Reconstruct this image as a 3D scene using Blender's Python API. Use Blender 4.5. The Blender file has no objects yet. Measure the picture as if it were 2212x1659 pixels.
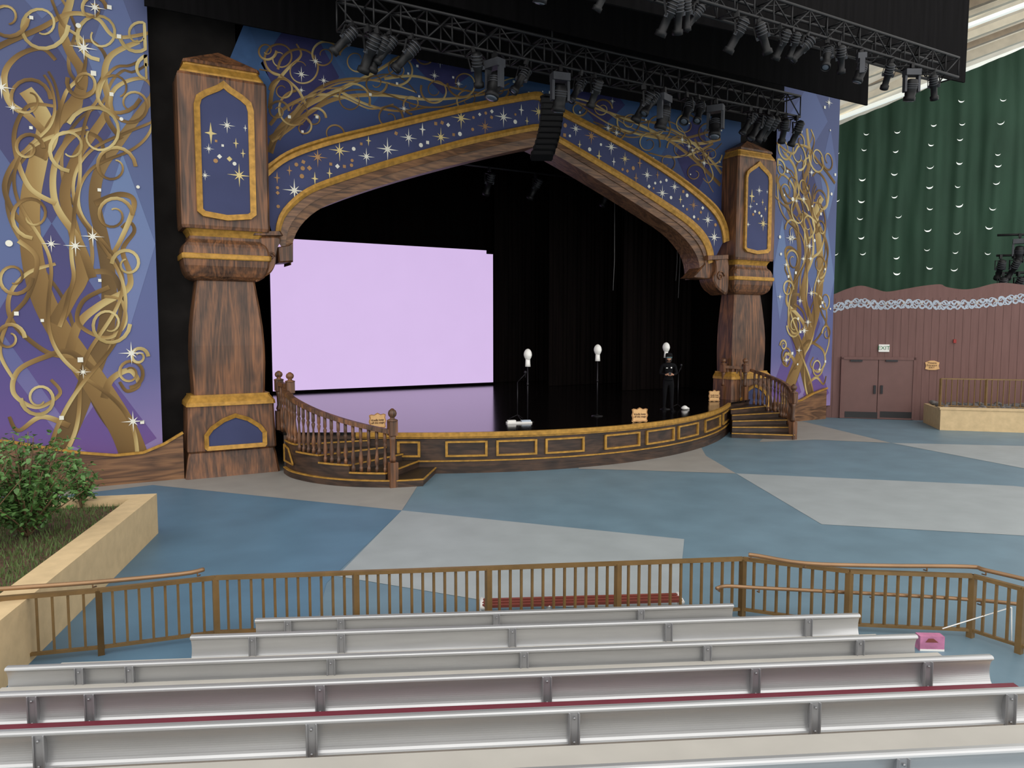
import bpy, bmesh, math, random
from mathutils import Vector, Matrix
from mathutils import noise as NZE
random.seed(7)
S=bpy.context.scene
# ---------------------------------------------------------------- camera model
FP=1600.0; CH=3.25
PIT=math.atan((829.5-708)/FP); YAW=math.radians(30)
F=Vector((math.sin(YAW)*math.cos(PIT),math.cos(YAW)*math.cos(PIT),-math.sin(PIT)))
R=Vector((math.cos(YAW),-math.sin(YAW),0)); U=R.cross(F)
FH=Vector((math.sin(YAW),math.cos(YAW),0)); C=Vector((0,0,CH))
def ray(x,y): return F+R*((x-1106)/FP)+U*((829.5-y)/FP)
def onY(x,y,Y): r=ray(x,y); return C+r*(Y/r.y)
def onZ(x,y,z=0): r=ray(x,y); return C+r*((z-CH)/r.z)
def onP(x,y,p,n): r=ray(x,y); return C+r*((p-C).dot(n)/r.dot(n))
def proj(P):
    v=Vector(P)-C; d=v.dot(F); return 1106+FP*v.dot(R)/d, 829.5-FP*v.dot(U)/d
def cw(r,d,z=0): return R*r+FH*d+Vector((0,0,z))
cd=bpy.data.cameras.new('camera'); cam=bpy.data.objects.new('camera',cd); S.collection.objects.link(cam)
cam.location=C; cam.rotation_euler=(math.pi/2-PIT,0,-YAW); cd.lens=FP/2212*36; cd.sensor_width=36; cd.clip_end=300
S.camera=cam
try:
    S.view_settings.view_transform='Standard'
except Exception as e: print(e)
# ---------------------------------------------------------------- materials
def lin(c): 
    return tuple(((v/255)/12.92 if v/255<=.04045 else ((v/255+.055)/1.055)**2.4) for v in c)
def base(name):
    m=bpy.data.materials.new(name); m.use_nodes=True; nt=m.node_tree
    return m,nt,nt.nodes['Principled BSDF']
def mat(name,col,rough=.6,metal=0,var=.15,scale=3,emis=0,bump=0,vec=(1,1,1),spec=.5,bdist=.02):
    m,nt,b=base(name); c=lin(col)
    g=nt.nodes.new('ShaderNodeNewGeometry'); mp=nt.nodes.new('ShaderNodeMapping'); mp.inputs['Scale'].default_value=vec
    n=nt.nodes.new('ShaderNodeTexNoise'); n.inputs['Scale'].default_value=scale; n.inputs['Detail'].default_value=5
    r=nt.nodes.new('ShaderNodeValToRGB'); r.color_ramp.elements[0].position=.3; r.color_ramp.elements[1].position=.7
    r.color_ramp.elements[0].color=(*[v*(1-var) for v in c],1); r.color_ramp.elements[1].color=(*[min(1,v*(1+var)) for v in c],1)
    nt.links.new(g.outputs['Position'],mp.inputs[0]); nt.links.new(mp.outputs[0],n.inputs['Vector'])
    nt.links.new(n.outputs['Fac'],r.inputs[0]); nt.links.new(r.outputs[0],b.inputs['Base Color'])
    b.inputs['Roughness'].default_value=rough; b.inputs['Metallic'].default_value=metal
    b.inputs['Specular IOR Level'].default_value=spec
    if emis: nt.links.new(r.outputs[0],b.inputs['Emission Color']); b.inputs['Emission Strength'].default_value=emis
    if bump:
        bp=nt.nodes.new('ShaderNodeBump'); bp.inputs['Strength'].default_value=bump; bp.inputs['Distance'].default_value=bdist
        nt.links.new(n.outputs['Fac'],bp.inputs['Height']); nt.links.new(bp.outputs[0],b.inputs['Normal'])
    return m
def wood(name,vec,cols,rough=.45,dist=5,sc=1.0):
    m,nt,b=base(name)
    g=nt.nodes.new('ShaderNodeNewGeometry'); mp=nt.nodes.new('ShaderNodeMapping'); mp.inputs['Scale'].default_value=vec
    n=nt.nodes.new('ShaderNodeTexNoise'); n.inputs['Scale'].default_value=sc; n.inputs['Detail'].default_value=3; n.inputs['Distortion'].default_value=.6
    w=nt.nodes.new('ShaderNodeMath'); w.operation='MULTIPLY'; w.inputs[1].default_value=dist
    fr=nt.nodes.new('ShaderNodeMath'); fr.operation='PINGPONG'; fr.inputs[1].default_value=.5
    n2=nt.nodes.new('ShaderNodeTexNoise'); n2.inputs['Scale'].default_value=1.2
    mx=nt.nodes.new('ShaderNodeMath'); mx.operation='ADD'
    mm=nt.nodes.new('ShaderNodeMath'); mm.operation='MULTIPLY'; mm.inputs[1].default_value=.45
    fm=nt.nodes.new('ShaderNodeMath'); fm.operation='MULTIPLY'; fm.inputs[1].default_value=.8
    mp2=nt.nodes.new('ShaderNodeMapping'); mp2.inputs['Scale'].default_value=tuple(v*9 if v>1 else v*3 for v in vec)
    n3=nt.nodes.new('ShaderNodeTexNoise'); n3.inputs['Scale'].default_value=1.6; n3.inputs['Detail'].default_value=4
    ad=nt.nodes.new('ShaderNodeMath'); ad.operation='MULTIPLY_ADD'; ad.inputs[1].default_value=.9
    sb=nt.nodes.new('ShaderNodeMath'); sb.operation='SUBTRACT'; sb.inputs[1].default_value=.38
    r=nt.nodes.new('ShaderNodeValToRGB'); e=r.color_ramp.elements
    e[0].position=.05; e[0].color=(*lin(cols[0]),1); e[1].position=1.0; e[1].color=(*lin(cols[2]),1)
    q=e.new(.45); q.color=(*lin(cols[1]),1)
    L=nt.links.new
    L(g.outputs['Position'],mp.inputs[0]); L(mp.outputs[0],n.inputs['Vector']); L(n.outputs['Fac'],w.inputs[0]); L(w.outputs[0],fr.inputs[0])
    L(g.outputs['Position'],mp2.inputs[0]); L(mp2.outputs[0],n3.inputs['Vector'])
    L(g.outputs['Position'],n2.inputs['Vector']); L(n2.outputs['Fac'],mm.inputs[0]); L(fr.outputs[0],fm.inputs[0]); L(fm.outputs[0],mx.inputs[0]); L(mm.outputs[0],mx.inputs[1])
    L(n3.outputs['Fac'],ad.inputs[0]); L(mx.outputs[0],ad.inputs[2]); L(ad.outputs[0],sb.inputs[0])
    L(sb.outputs[0],r.inputs[0]); L(r.outputs[0],b.inputs['Base Color']); b.inputs['Roughness'].default_value=rough
    return m
def gradz(name,stops,z0,z1,rough=.7):
    m,nt,b=base(name)
    g=nt.nodes.new('ShaderNodeNewGeometry'); s=nt.nodes.new('ShaderNodeSeparateXYZ'); mr=nt.nodes.new('ShaderNodeMapRange')
    mr.inputs['From Min'].default_value=z0; mr.inputs['From Max'].default_value=z1
    r=nt.nodes.new('ShaderNodeValToRGB'); e=r.color_ramp.elements
    e[0].position=stops[0][0]; e[0].color=(*lin(stops[0][1]),1); e[1].position=stops[-1][0]; e[1].color=(*lin(stops[-1][1]),1)
    for p,c in stops[1:-1]:
        q=e.new(p); q.color=(*lin(c),1)
    n=nt.nodes.new('ShaderNodeTexNoise'); n.inputs['Scale'].default_value=.7
    ad=nt.nodes.new('ShaderNodeMath'); ad.operation='MULTIPLY_ADD'; ad.inputs[1].default_value=.12
    nt.links.new(g.outputs['Position'],s.inputs[0]); nt.links.new(s.outputs['Z'],mr.inputs['Value']); nt.links.new(g.outputs['Position'],n.inputs['Vector'])
    nt.links.new(n.outputs['Fac'],ad.inputs[0]); nt.links.new(mr.outputs[0],ad.inputs[2])
    nt.links.new(ad.outputs[0],r.inputs[0]); nt.links.new(r.outputs[0],b.inputs['Base Color']); b.inputs['Roughness'].default_value=rough
    b.inputs['Specular IOR Level'].default_value=.3
    return m
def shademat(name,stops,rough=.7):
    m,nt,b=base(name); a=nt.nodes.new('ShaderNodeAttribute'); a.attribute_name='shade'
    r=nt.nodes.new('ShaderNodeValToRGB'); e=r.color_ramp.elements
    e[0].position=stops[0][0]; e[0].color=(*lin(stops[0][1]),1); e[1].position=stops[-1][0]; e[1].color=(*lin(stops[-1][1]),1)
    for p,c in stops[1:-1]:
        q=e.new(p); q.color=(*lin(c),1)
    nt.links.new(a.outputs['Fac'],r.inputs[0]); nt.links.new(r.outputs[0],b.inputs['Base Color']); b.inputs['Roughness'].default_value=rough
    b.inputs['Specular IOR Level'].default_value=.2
    return m
WC=((34,24,18),(92,63,44),(154,102,64))
WV=wood('carved_wood_vertical',(2.0,2.0,.28),WC,dist=7); WH=wood('carved_wood_horizontal',(.3,2.3,2.3),((46,33,24),(104,74,52),(154,112,76)),dist=7)
WD=wood('dark_stage_wood',(.6,.6,2.2),((24,17,14),(54,39,30),(88,64,48)))
WT=mat('dark_tread',(42,33,26),.4,var=.35,scale=6)
GOLD=mat('antique_gold_paint',(176,132,58),.45,.2,.28,9,bump=.2,spec=.35)
BLUEP=mat('blue_star_panel',(64,70,106),.65,var=.1,scale=1.2,spec=.25)
BLK=mat('black_drape',(13,12,13),.95,var=.4,scale=2,vec=(4,4,.3),spec=.1)
BLKW=mat('black_wall_fabric',(36,34,33),.95,var=.3,scale=1.5,spec=.1)
BLKIN=mat('stage_black_velvet',(10,7,7),.95,var=.5,scale=1.5,vec=(3,3,.2),spec=.05)
DECK=mat('glossy_black_deck',(14,11,11),.14,var=.35,scale=1.3,spec=.7,bump=.12,bdist=.006)
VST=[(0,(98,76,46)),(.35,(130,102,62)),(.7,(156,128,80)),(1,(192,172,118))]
VINE=shademat('vine_print',VST); VINE2=shademat('vine_print_dark',[(0,(86,68,46)),(.5,(116,92,58)),(1,(148,122,80))])  # second print colour is a darker brown
STW=mat('star_white',(228,226,212),.7,var=.03,spec=.2); STG=mat('star_tan',(168,130,88),.7,var=.2,spec=.2)
STY=shademat('star_pale_gold',[(0,(158,136,86)),(1,(204,186,132))])
TRM=mat('truss_black_metal',(19,19,21),.5,.0,.2,spec=.35); FIX=mat('fixture_black',(16,16,18),.5,.0,.25,8,spec=.3)
FIXG=mat('fixture_grey',(58,60,65),.5,.1,.2,spec=.4); LENS=mat('fixture_lens',(74,82,92),.15,.0,.2,spec=.6)
ALU=mat('brushed_aluminium',(190,191,192),.33,.62,.05,2,vec=(1,1,12)); ALUD=mat('aluminium_bracket',(152,153,156),.4,.5,.06)
SEATG=mat('grey_seat_plank',(180,176,168),.6,.0,.05); SEATR=mat('red_seat_plank',(104,26,44),.55,0,.1)
BRZ=mat('bronze_rail_paint',(122,96,58),.45,.2,.15,6); COP=mat('copper_handrail',(146,114,82),.35,.4,.12)
STUC=mat('beige_stucco',(206,180,138),.85,var=.08,scale=6,bump=.4); SOIL=mat('dark_soil',(88,64,50),.95,var=.45,scale=20,bump=.6)
GRS=mat('grass_green',(88,108,58),.7,var=.4,scale=12); LEAF=mat('leaf_green',(84,122,62),.5,var=.5,scale=9)
BARK=mat('bark_brown',(110,88,62),.8); FBR=mat('fence_brown',(118,90,86),.8,var=.08,scale=2.5,vec=(4,4,.4),spec=.2)
FGR=mat('fence_groove',(98,72,68),.8); DBR=mat('door_brown',(110,78,73),.55,var=.05)
TAR=mat('green_tarp',(38,66,50),.75,var=.14,scale=1.2,bump=.6,bdist=.05,spec=.3,vec=(1,1,.4)); WHT=mat('white_plastic',(235,233,228),.45,var=.03)
LITW=mat('painted_daylight',(236,240,234),.6,emis=.6,var=.02)  # emissive white, painted daylight for tarp vents and roof gaps
CREAM=mat('cream_roof_beam',(222,212,192),.7,var=.08); CREAMD=mat('roof_beam_brown',(156,140,120),.7,var=.2)  # second beam colour is a darker brown
SIGN=mat('parchment_sign',(216,172,116),.6,var=.08,scale=8); SIGD=mat('sign_border',(150,98,50),.6); INK=mat('sign_lettering',(70,34,20),.6,var=.05)
GREENL=mat('green_lettering',(10,110,60),.5,var=.05); SCRL=mat('pale_blue_scroll',(172,184,198),.6,var=.1); PALE=mat('yellow_blossom',(200,156,76),.6)
SKIN=mat('skin',(186,138,112),.5,var=.06); CLO=mat('black_uniform',(13,13,16),.85,var=.25,scale=15,spec=.15); TEAL=mat('teal_goggles',(30,90,96),.25)
MAR=mat('maroon_slat',(124,62,52),.45,var=.15); PINK=mat('pink_cardboard',(184,116,150),.6,var=.25,scale=9); CHR=mat('dark_chrome',(42,42,44),.3,.6)
TAND=mat('tan_deck',(196,166,128),.7,var=.12); RED=mat('alarm_red',(150,30,24),.5); WIRE=mat('pale_cable',(110,110,108),.6)
ROCK=mat('grey_rock',(96,92,90),.9,var=.4,scale=8); KICK=mat('kick_black',(28,26,28),.5)
SCR=mat('led_screen_lilac',(217,190,236),.5,emis=.95,var=.01,scale=1.0)
b=SCR.node_tree.nodes['Principled BSDF']; 
for l in list(b.inputs['Base Color'].links): SCR.node_tree.links.remove(l)
b.inputs['Base Color'].default_value=(.02,.02,.02,1)
# ---------------------------------------------------------------- mesh builder
def wloc(o):
    v=Vector((0,0,0))
    while o: v=v+o.location; o=o.parent
    return v
class M:
    def __init__(s): s.v=[]; s.f=[]; s.m=[]; s.s=[]; s.sh={}
    def add(s,vs,fs,mi=0,sm=False):
        k=len(s.v); s.v+= [Vector(p) for p in vs]
        for f in fs: s.f.append([i+k for i in f]); s.m.append(mi); s.s.append(sm)
        return s
    def box(s,x0,x1,y0,y1,z0,z1,mi=0,T=None):
        vs=[Vector((x,y,z)) for z in (z0,z1) for y in (y0,y1) for x in (x0,x1)]
        if T is not None: vs=[T@p for p in vs]
        return s.add(vs,[(0,2,3,1),(4,5,7,6),(0,1,5,4),(2,6,7,3),(0,4,6,2),(1,3,7,5)],mi)
    def bar(s,a,b_,w,h,mi=0):
        a=Vector(a); b_=Vector(b_); d=(b_-a).normalized(); up=Vector((0,0,1))
        if abs(d.z)>.98: up=Vector((0,1,0))
        sd=d.cross(up).normalized(); u2=sd.cross(d)
        vs=[p+sd*i*w/2+u2*j*h/2 for p in (a,b_) for i,j in ((-1,-1),(1,-1),(1,1),(-1,1))]
        return s.add(vs,[(3,2,1,0),(4,5,6,7),(0,1,5,4),(1,2,6,5),(2,3,7,6),(3,0,4,7)],mi)
    def poly(s,pts,mi=0): return s.add(pts,[list(range(len(pts)))],mi)
    def prism(s,pts,vec,mi=0,mi2=None,sm=False):
        n=len(pts); vec=Vector(vec); vs=[Vector(p) for p in pts]; vs+=[p+vec for p in vs]
        s.add(vs,[list(range(n))[::-1],list(range(n,2*n))],mi)
        k=len(s.v)-2*n
        for i in range(n):
            j=(i+1)%n; s.f.append([k+i,k+j,k+n+j,k+n+i]); s.m.append(mi if mi2 is None else mi2); s.s.append(sm)
        return s
    def tube(s,pts,rad,seg=8,mi=0):
        pts=[Vector(p) for p in pts]; n=len(pts); vs=[]; fs=[]
        if not hasattr(rad,'__len__'): rad=[rad]*n
        up=None
        for i,p in enumerate(pts):
            t=(pts[min(i+1,n-1)]-pts[max(i-1,0)]).normalized()
            if up is None: up=Vector((0,0,1)) if abs(t.z)<.9 else Vector((1,0,0))
            a=t.cross(up).normalized(); bb=a.cross(t).normalized(); up=bb
            for k in range(seg):
                an=2*math.pi*k/seg; vs.append(p+(a*math.cos(an)+bb*math.sin(an))*rad[i])
        for i in range(n-1):
            for k in range(seg):
                j=(k+1)%seg; fs.append((i*seg+k,i*seg+j,(i+1)*seg+j,(i+1)*seg+k))
        fs.append(tuple(range(seg))[::-1]); fs.append(tuple(range((n-1)*seg,n*seg)))
        return s.add(vs,fs,mi,True)
    def lathe(s,prof,o=(0,0,0),seg=12,mi=0,T=None):
        o=Vector(o); vs=[]; fs=[]; n=len(prof)
        for r,z in prof:
            for k in range(seg):
                a=2*math.pi*k/seg; p=Vector((r*math.cos(a),r*math.sin(a),z)); 
                vs.append(o+(T@p if T is not None else p))
        for i in range(n-1):
            for k in range(seg):
                j=(k+1)%seg; fs.append((i*seg+k,i*seg+j,(i+1)*seg+j,(i+1)*seg+k))
        fs.append(tuple(range(seg))[::-1]); fs.append(tuple(range((n-1)*seg,n*seg)))
        return s.add(vs,fs,mi,True)
    def ribbon(s,pts,w,nrm,mi=0,shade=None):
        n=len(pts); nrm=Vector(nrm); vs=[]; fs=[]; k0=len(s.v)
        if not hasattr(w,'__len__'): w=[w]*n
        for i,p in enumerate(pts):
            t=(pts[min(i+1,n-1)]-pts[max(i-1,0)]).normalized(); a=t.cross(nrm).normalized()
            vs+=[p-a*w[i]/2,p+a*w[i]/2]
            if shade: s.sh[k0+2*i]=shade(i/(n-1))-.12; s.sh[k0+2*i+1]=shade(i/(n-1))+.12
        for i in range(n-1): fs.append((2*i,2*i+1,2*i+3,2*i+2))
        return s.add(vs,fs,mi)
    def star(s,c,ax,az,r,mi=0,tips=8,th=0):
        c=Vector(c); vs=[]; n=tips*2
        for k in range(n):
            if k%2==0: rr=r if (k//2)%2==0 or tips==5 else r*.55
            else: rr=r*(.17 if tips!=5 else .4)
            a=math.pi/2+2*math.pi*k/n+th; vs.append(c+ax*math.cos(a)*rr+az*math.sin(a)*rr)
        s.add(vs+[c],[(k,(k+1)%n,n) for k in range(n)],mi)
        return s
    def disc(s,c,ax,az,r,mi=0,n=12,th=0):
        return s.poly([Vector(c)+ax*math.cos(2*math.pi*k/n+th)*r+az*math.sin(2*math.pi*k/n+th)*r for k in range(n)],mi)
    def obj(s,name,mats,parent=None,label=None,category=None,group=None,kind=None,local=False,recalc=True):
        me=bpy.data.meshes.new(name)
        xs=[p.x for p in s.v]; ys=[p.y for p in s.v]; zs=[p.z for p in s.v]
        if local: o=Vector((0,0,0))
        else: o=Vector(((min(xs)+max(xs))/2,(min(ys)+max(ys))/2,(min(zs)+max(zs))/2 if parent else min(zs)))
        me.from_pydata([p-o for p in s.v],[],s.f); 
        for m in mats: me.materials.append(m)
        me.polygons.foreach_set('material_index',s.m); me.polygons.foreach_set('use_smooth',s.s)
        if s.sh:
            at=me.attributes.new('shade','FLOAT','POINT'); at.data.foreach_set('value',[s.sh.get(i,.8) for i in range(len(s.v))])
        if recalc:
            bm=bmesh.new(); bm.from_mesh(me); bmesh.ops.recalc_face_normals(bm,faces=bm.faces); bm.to_mesh(me); bm.free()
        me.update()
        ob=bpy.data.objects.new(name,me); S.collection.objects.link(ob)
        if parent: ob.parent=parent; ob.location=o if local else o-wloc(parent)
        else: ob.location=o
        tag(ob,label,category,group,kind); return ob
def tag(o,label=None,category=None,group=None,kind=None):
    if label: o['label']=label
    if category: o['category']=category
    if group: o['group']=group
    if kind: o['kind']=kind
def empty(name,loc,label,category,group=None):
    e=bpy.data.objects.new(name,None); e.empty_display_size=.2; e.location=loc; S.collection.objects.link(e); tag(e,label,category,group); return e
def cr(pts,n=8):
    out=[]; P=[Vector(p) for p in pts]
    for i in range(len(P)-1):
        a=P[max(i-1,0)]; b_=P[i]; c=P[i+1]; d=P[min(i+2,len(P)-1)]
        for k in range(n):
            t=k/n; out.append(.5*((2*b_)+(c-a)*t+(2*a-5*b_+4*c-d)*t*t+(3*b_-a-3*c+d)*t**3))
    out.append(P[-1]); return out
def resamp(P,n):
    L=[0]
    for i in range(1,len(P)): L.append(L[-1]+(P[i]-P[i-1]).length)
    out=[]; k=0
    for i in range(n):
        t=L[-1]*i/(n-1)
        while k<len(P)-2 and L[k+1]<t: k+=1
        q=(t-L[k])/max(1e-9,L[k+1]-L[k]); out.append(P[k].lerp(P[k+1],min(1,max(0,q))))
    return out
def clone(o,parent=None,loc=None,rot=None):
    c=o.copy(); S.collection.objects.link(c)
    if parent is not None: c.parent=parent
    if loc is not None: c.location=loc
    if rot is not None: c.rotation_euler=rot
    return c
def text(s,size,loc,rot,m,parent,name='lettering',sp=.95):
    cu=bpy.data.curves.new('t','FONT'); cu.body=s; cu.size=size; cu.align_x='CENTER'; cu.align_y='CENTER'; cu.extrude=.002; cu.space_line=sp
    t=bpy.data.objects.new('t',cu); S.collection.objects.link(t)
    dg=bpy.context.evaluated_depsgraph_get(); me=bpy.data.meshes.new_from_object(t.evaluated_get(dg)); bpy.data.objects.remove(t)
    me.materials.clear(); me.materials.append(m)
    o=bpy.data.objects.new(name,me); S.collection.objects.link(o); o.parent=parent; o.location=Vector(loc)-wloc(parent); o.rotation_euler=rot
    return o
AX=Vector((1,0,0)); AZ=Vector((0,0,1)); NY=Vector((0,-1,0))
# ---------------------------------------------------------------- floor
FB=mat('painted_floor_blue',(104,129,143),.45,var=.1,scale=1.3,bump=.05,spec=.45); FB2=mat('painted_floor_deep_blue',(86,119,142),.45,var=.12,scale=1.0,spec=.45)
FG=mat('painted_floor_grey',(154,161,163),.5,var=.07,scale=1.6); FT=mat('painted_floor_warm_grey',(150,147,142),.55,var=.07,scale=1.6)
m=M(); m.poly([(-25,-8,0),(60,-8,0),(60,60,0),(-25,60,0)],0)
def fpoly(px,mi,z=.004): m.poly([onZ(x,y,0)+Vector((0,0,z)) for x,y in px],mi)
fpoly([(-200,1060),(330,1048),(868,1103),(705,1260),(640,1520),(-700,1600)],1,.003)
fpoly([(100,1075),(330,1048),(868,1103),(915,1030),(960,1000),(560,960),(100,1000)],3)
fpoly([(868,1103),(1478,1165),(1462,1330),(1060,1300),(728,1245)],2)
fpoly([(1250,1013),(1375,1016),(1590,1023),(1525,985),(1500,940),(1250,950)],3)
fpoly([(1590,1023),(2190,1050),(2400,1075),(2400,1168),(1775,1133)],2)
fpoly([(1690,905),(1740,912),(1925,957),(1760,950),(1640,955)],3)
fpoly([(1925,957),(2400,968),(2400,1035),(2212,1012)],2)
m.obj('floor',[FB,FB2,FG,FT],kind='structure',recalc=False)
# ---------------------------------------------------------------- black walls and stage house
m=M(); m.box(-4,3.2,17.95,18.05,0,13); m.obj('wall_front_left',[BLKW],kind='structure')
m=M(); m.box(18.6,23.6,17.95,18.05,0,13); m.obj('wall_front_right',[BLKW],kind='structure')
m=M(); m.box(1,22,28.2,28.3,0,12.5); m.obj('wall_back',[BLKIN],kind='structure')
m=M(); m.box(2.2,2.3,18.06,28.2,0,12.5); m.obj('wall_left',[BLKIN],kind='structure')
m=M(); m.box(20.6,20.7,18.06,28.2,0,12.5); m.obj('wall_right',[BLKIN],kind='structure')
m=M(); m.box(1,24,17.2,28.4,12.5,12.6); m.obj('ceiling',[BLKIN],kind='structure')
m=M(); m.box(2.3,20.6,18.06,18.12,10.5,12.5); m.obj('wall_header',[BLKIN],kind='structure')
def drape(px0,px1,Y,z1,name,lab,amp=.12,z0=.93):
    a=onY(px0,700,Y).x; b_=onY(px1,700,Y).x; n=int((b_-a)/.06); mm=M(); vs=[];fs=[]
    for i in range(n+1):
        x=a+(b_-a)*i/n; y=Y+amp*math.sin(i*.55)+.05*math.sin(i*1.7)
        vs+=[(x,y,z0),(x,y,z1)]
    for i in range(n): fs.append((2*i,2*i+2,2*i+3,2*i+1))
    mm.add(vs,fs,0,True); return mm.obj(name,[DRP],label=lab,category='curtain',group='black stage leg curtains',recalc=False)
DRP=mat('brown_black_curtain',(19,14,13),.9,var=.4,scale=2,vec=(4,4,.2),spec=.1)
drape(1068,1200,27.6,11,'stage_curtain','black pleated curtain beside lit stage screen',.05)
drape(1185,1345,24.8,11,'stage_curtain','black pleated leg curtain hanging over stage floor',.05)
drape(1345,1500,21.6,11,'stage_curtain','black pleated leg curtain hanging over stage floor',.05)
# screen
e=empty('video_screen',(10.1,26.7,.92),'large LED video wall glowing plain pale lilac','screen')
m=M(); m.box(5.7,14.5,26.66,26.7,1.02,6.22,0); m.box(5.7,14.2,26.66,26.7,6.22,6.36,0); m.obj('display_panel',[SCR],e)
m=M(); m.box(5.65,14.55,26.7,26.95,.93,6.3,0); m.obj('screen_frame',[BLKIN],e)
# ---------------------------------------------------------------- stage
def Yf(X): return 13.95+.062*(X-10.9)**2
XA,XB=5.2,17.3
curve=[Vector((XA+(XB-XA)*i/60,Yf(XA+(XB-XA)*i/60),0)) for i in range(61)]
outline=[Vector((3.78,17.95,0)),Vector((3.78,16.75,0))]+curve+[Vector((18.75,16.95,0)),Vector((18.75,17.95,0))]
st=empty('stage',(10.9,18,0),'curved thrust stage with dark wood front and gold moulding','stage')
m=M(); m.prism([p+Vector((0,0,.86)) for p in outline],(0,0,.06)); m.box(2.4,20.5,17.95,28.1,.86,.92)
m.obj('stage_deck',[DECK],st,label='glossy black stage floor')
def strip(m,path,off,z0,z1,th,mi):
    vs=[];fs=[];n=len(path)
    for i,p in enumerate(path):
        t=(path[min(i+1,n-1)]-path[max(i-1,0)]).normalized(); o=Vector((t.y,-t.x,0))
        a=p+o*off; b_=p+o*(off+th)
        vs+=[(a.x,a.y,z0),(b_.x,b_.y,z0),(b_.x,b_.y,z1),(a.x,a.y,z1)]
    for i in range(n-1):
        for k in range(4):
            j=(k+1)%4; fs.append((4*i+k,4*i+j,4*i+4+j,4*i+4+k))
    fs+=[(0,1,2,3),(4*n-4,4*n-3,4*n-2,4*n-1)]
    m.add(vs,fs,mi)
m=M(); strip(m,outline[1:-1],-.1,.0,.86,.08,0); strip(m,curve,-.02,0,.16,.05,0); strip(m,curve,-.02,.16,.27,.03,0)
m.obj('stage_fascia',[WD],st)
m=M(); strip(m,curve,-.02,.83,.925,.09,0); strip(m,curve,-.02,.785,.83,.045,0); m.obj('top_moulding',[GOLD],st)
m=M(); strip(m,curve,-.0,.265,.295,.035,0); m.obj('lower_moulding',[GOLD],st)
def solveX(px):
    a,b_=4.5,18.5
    for _ in range(40):
        c=(a+b_)/2
        if proj((c,Yf(c),.5))[0]<px: a=c
        else: b_=c
    return a
for (p0,p1) in [(858,908),(962,1053),(1072,1160),(1178,1262),(1306,1382),(1396,1456),(1465,1508),(1523,1556),(1562,1583)]:
    a=solveX(p0); b_=solveX(p1); m=M(); n=8
    pth=[Vector((a+(b_-a)*i/n,Yf(a+(b_-a)*i/n),0)) for i in range(n+1)]
    strip(m,pth,-.02,.685,.725,.045,0); strip(m,pth,-.02,.37,.41,.045,0)
    w=.05/(b_-a)
    for q0,q1 in ((0,w),(1-w,1)):
        pp=[Vector((a+(b_-a)*t,Yf(a+(b_-a)*t),0)) for t in (q0,q1)]
        strip(m,pp,-.02,.37,.725,.045,0)
    m.obj('panel_frame',[GOLD],st,label='gold rectangular panel frame')
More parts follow.
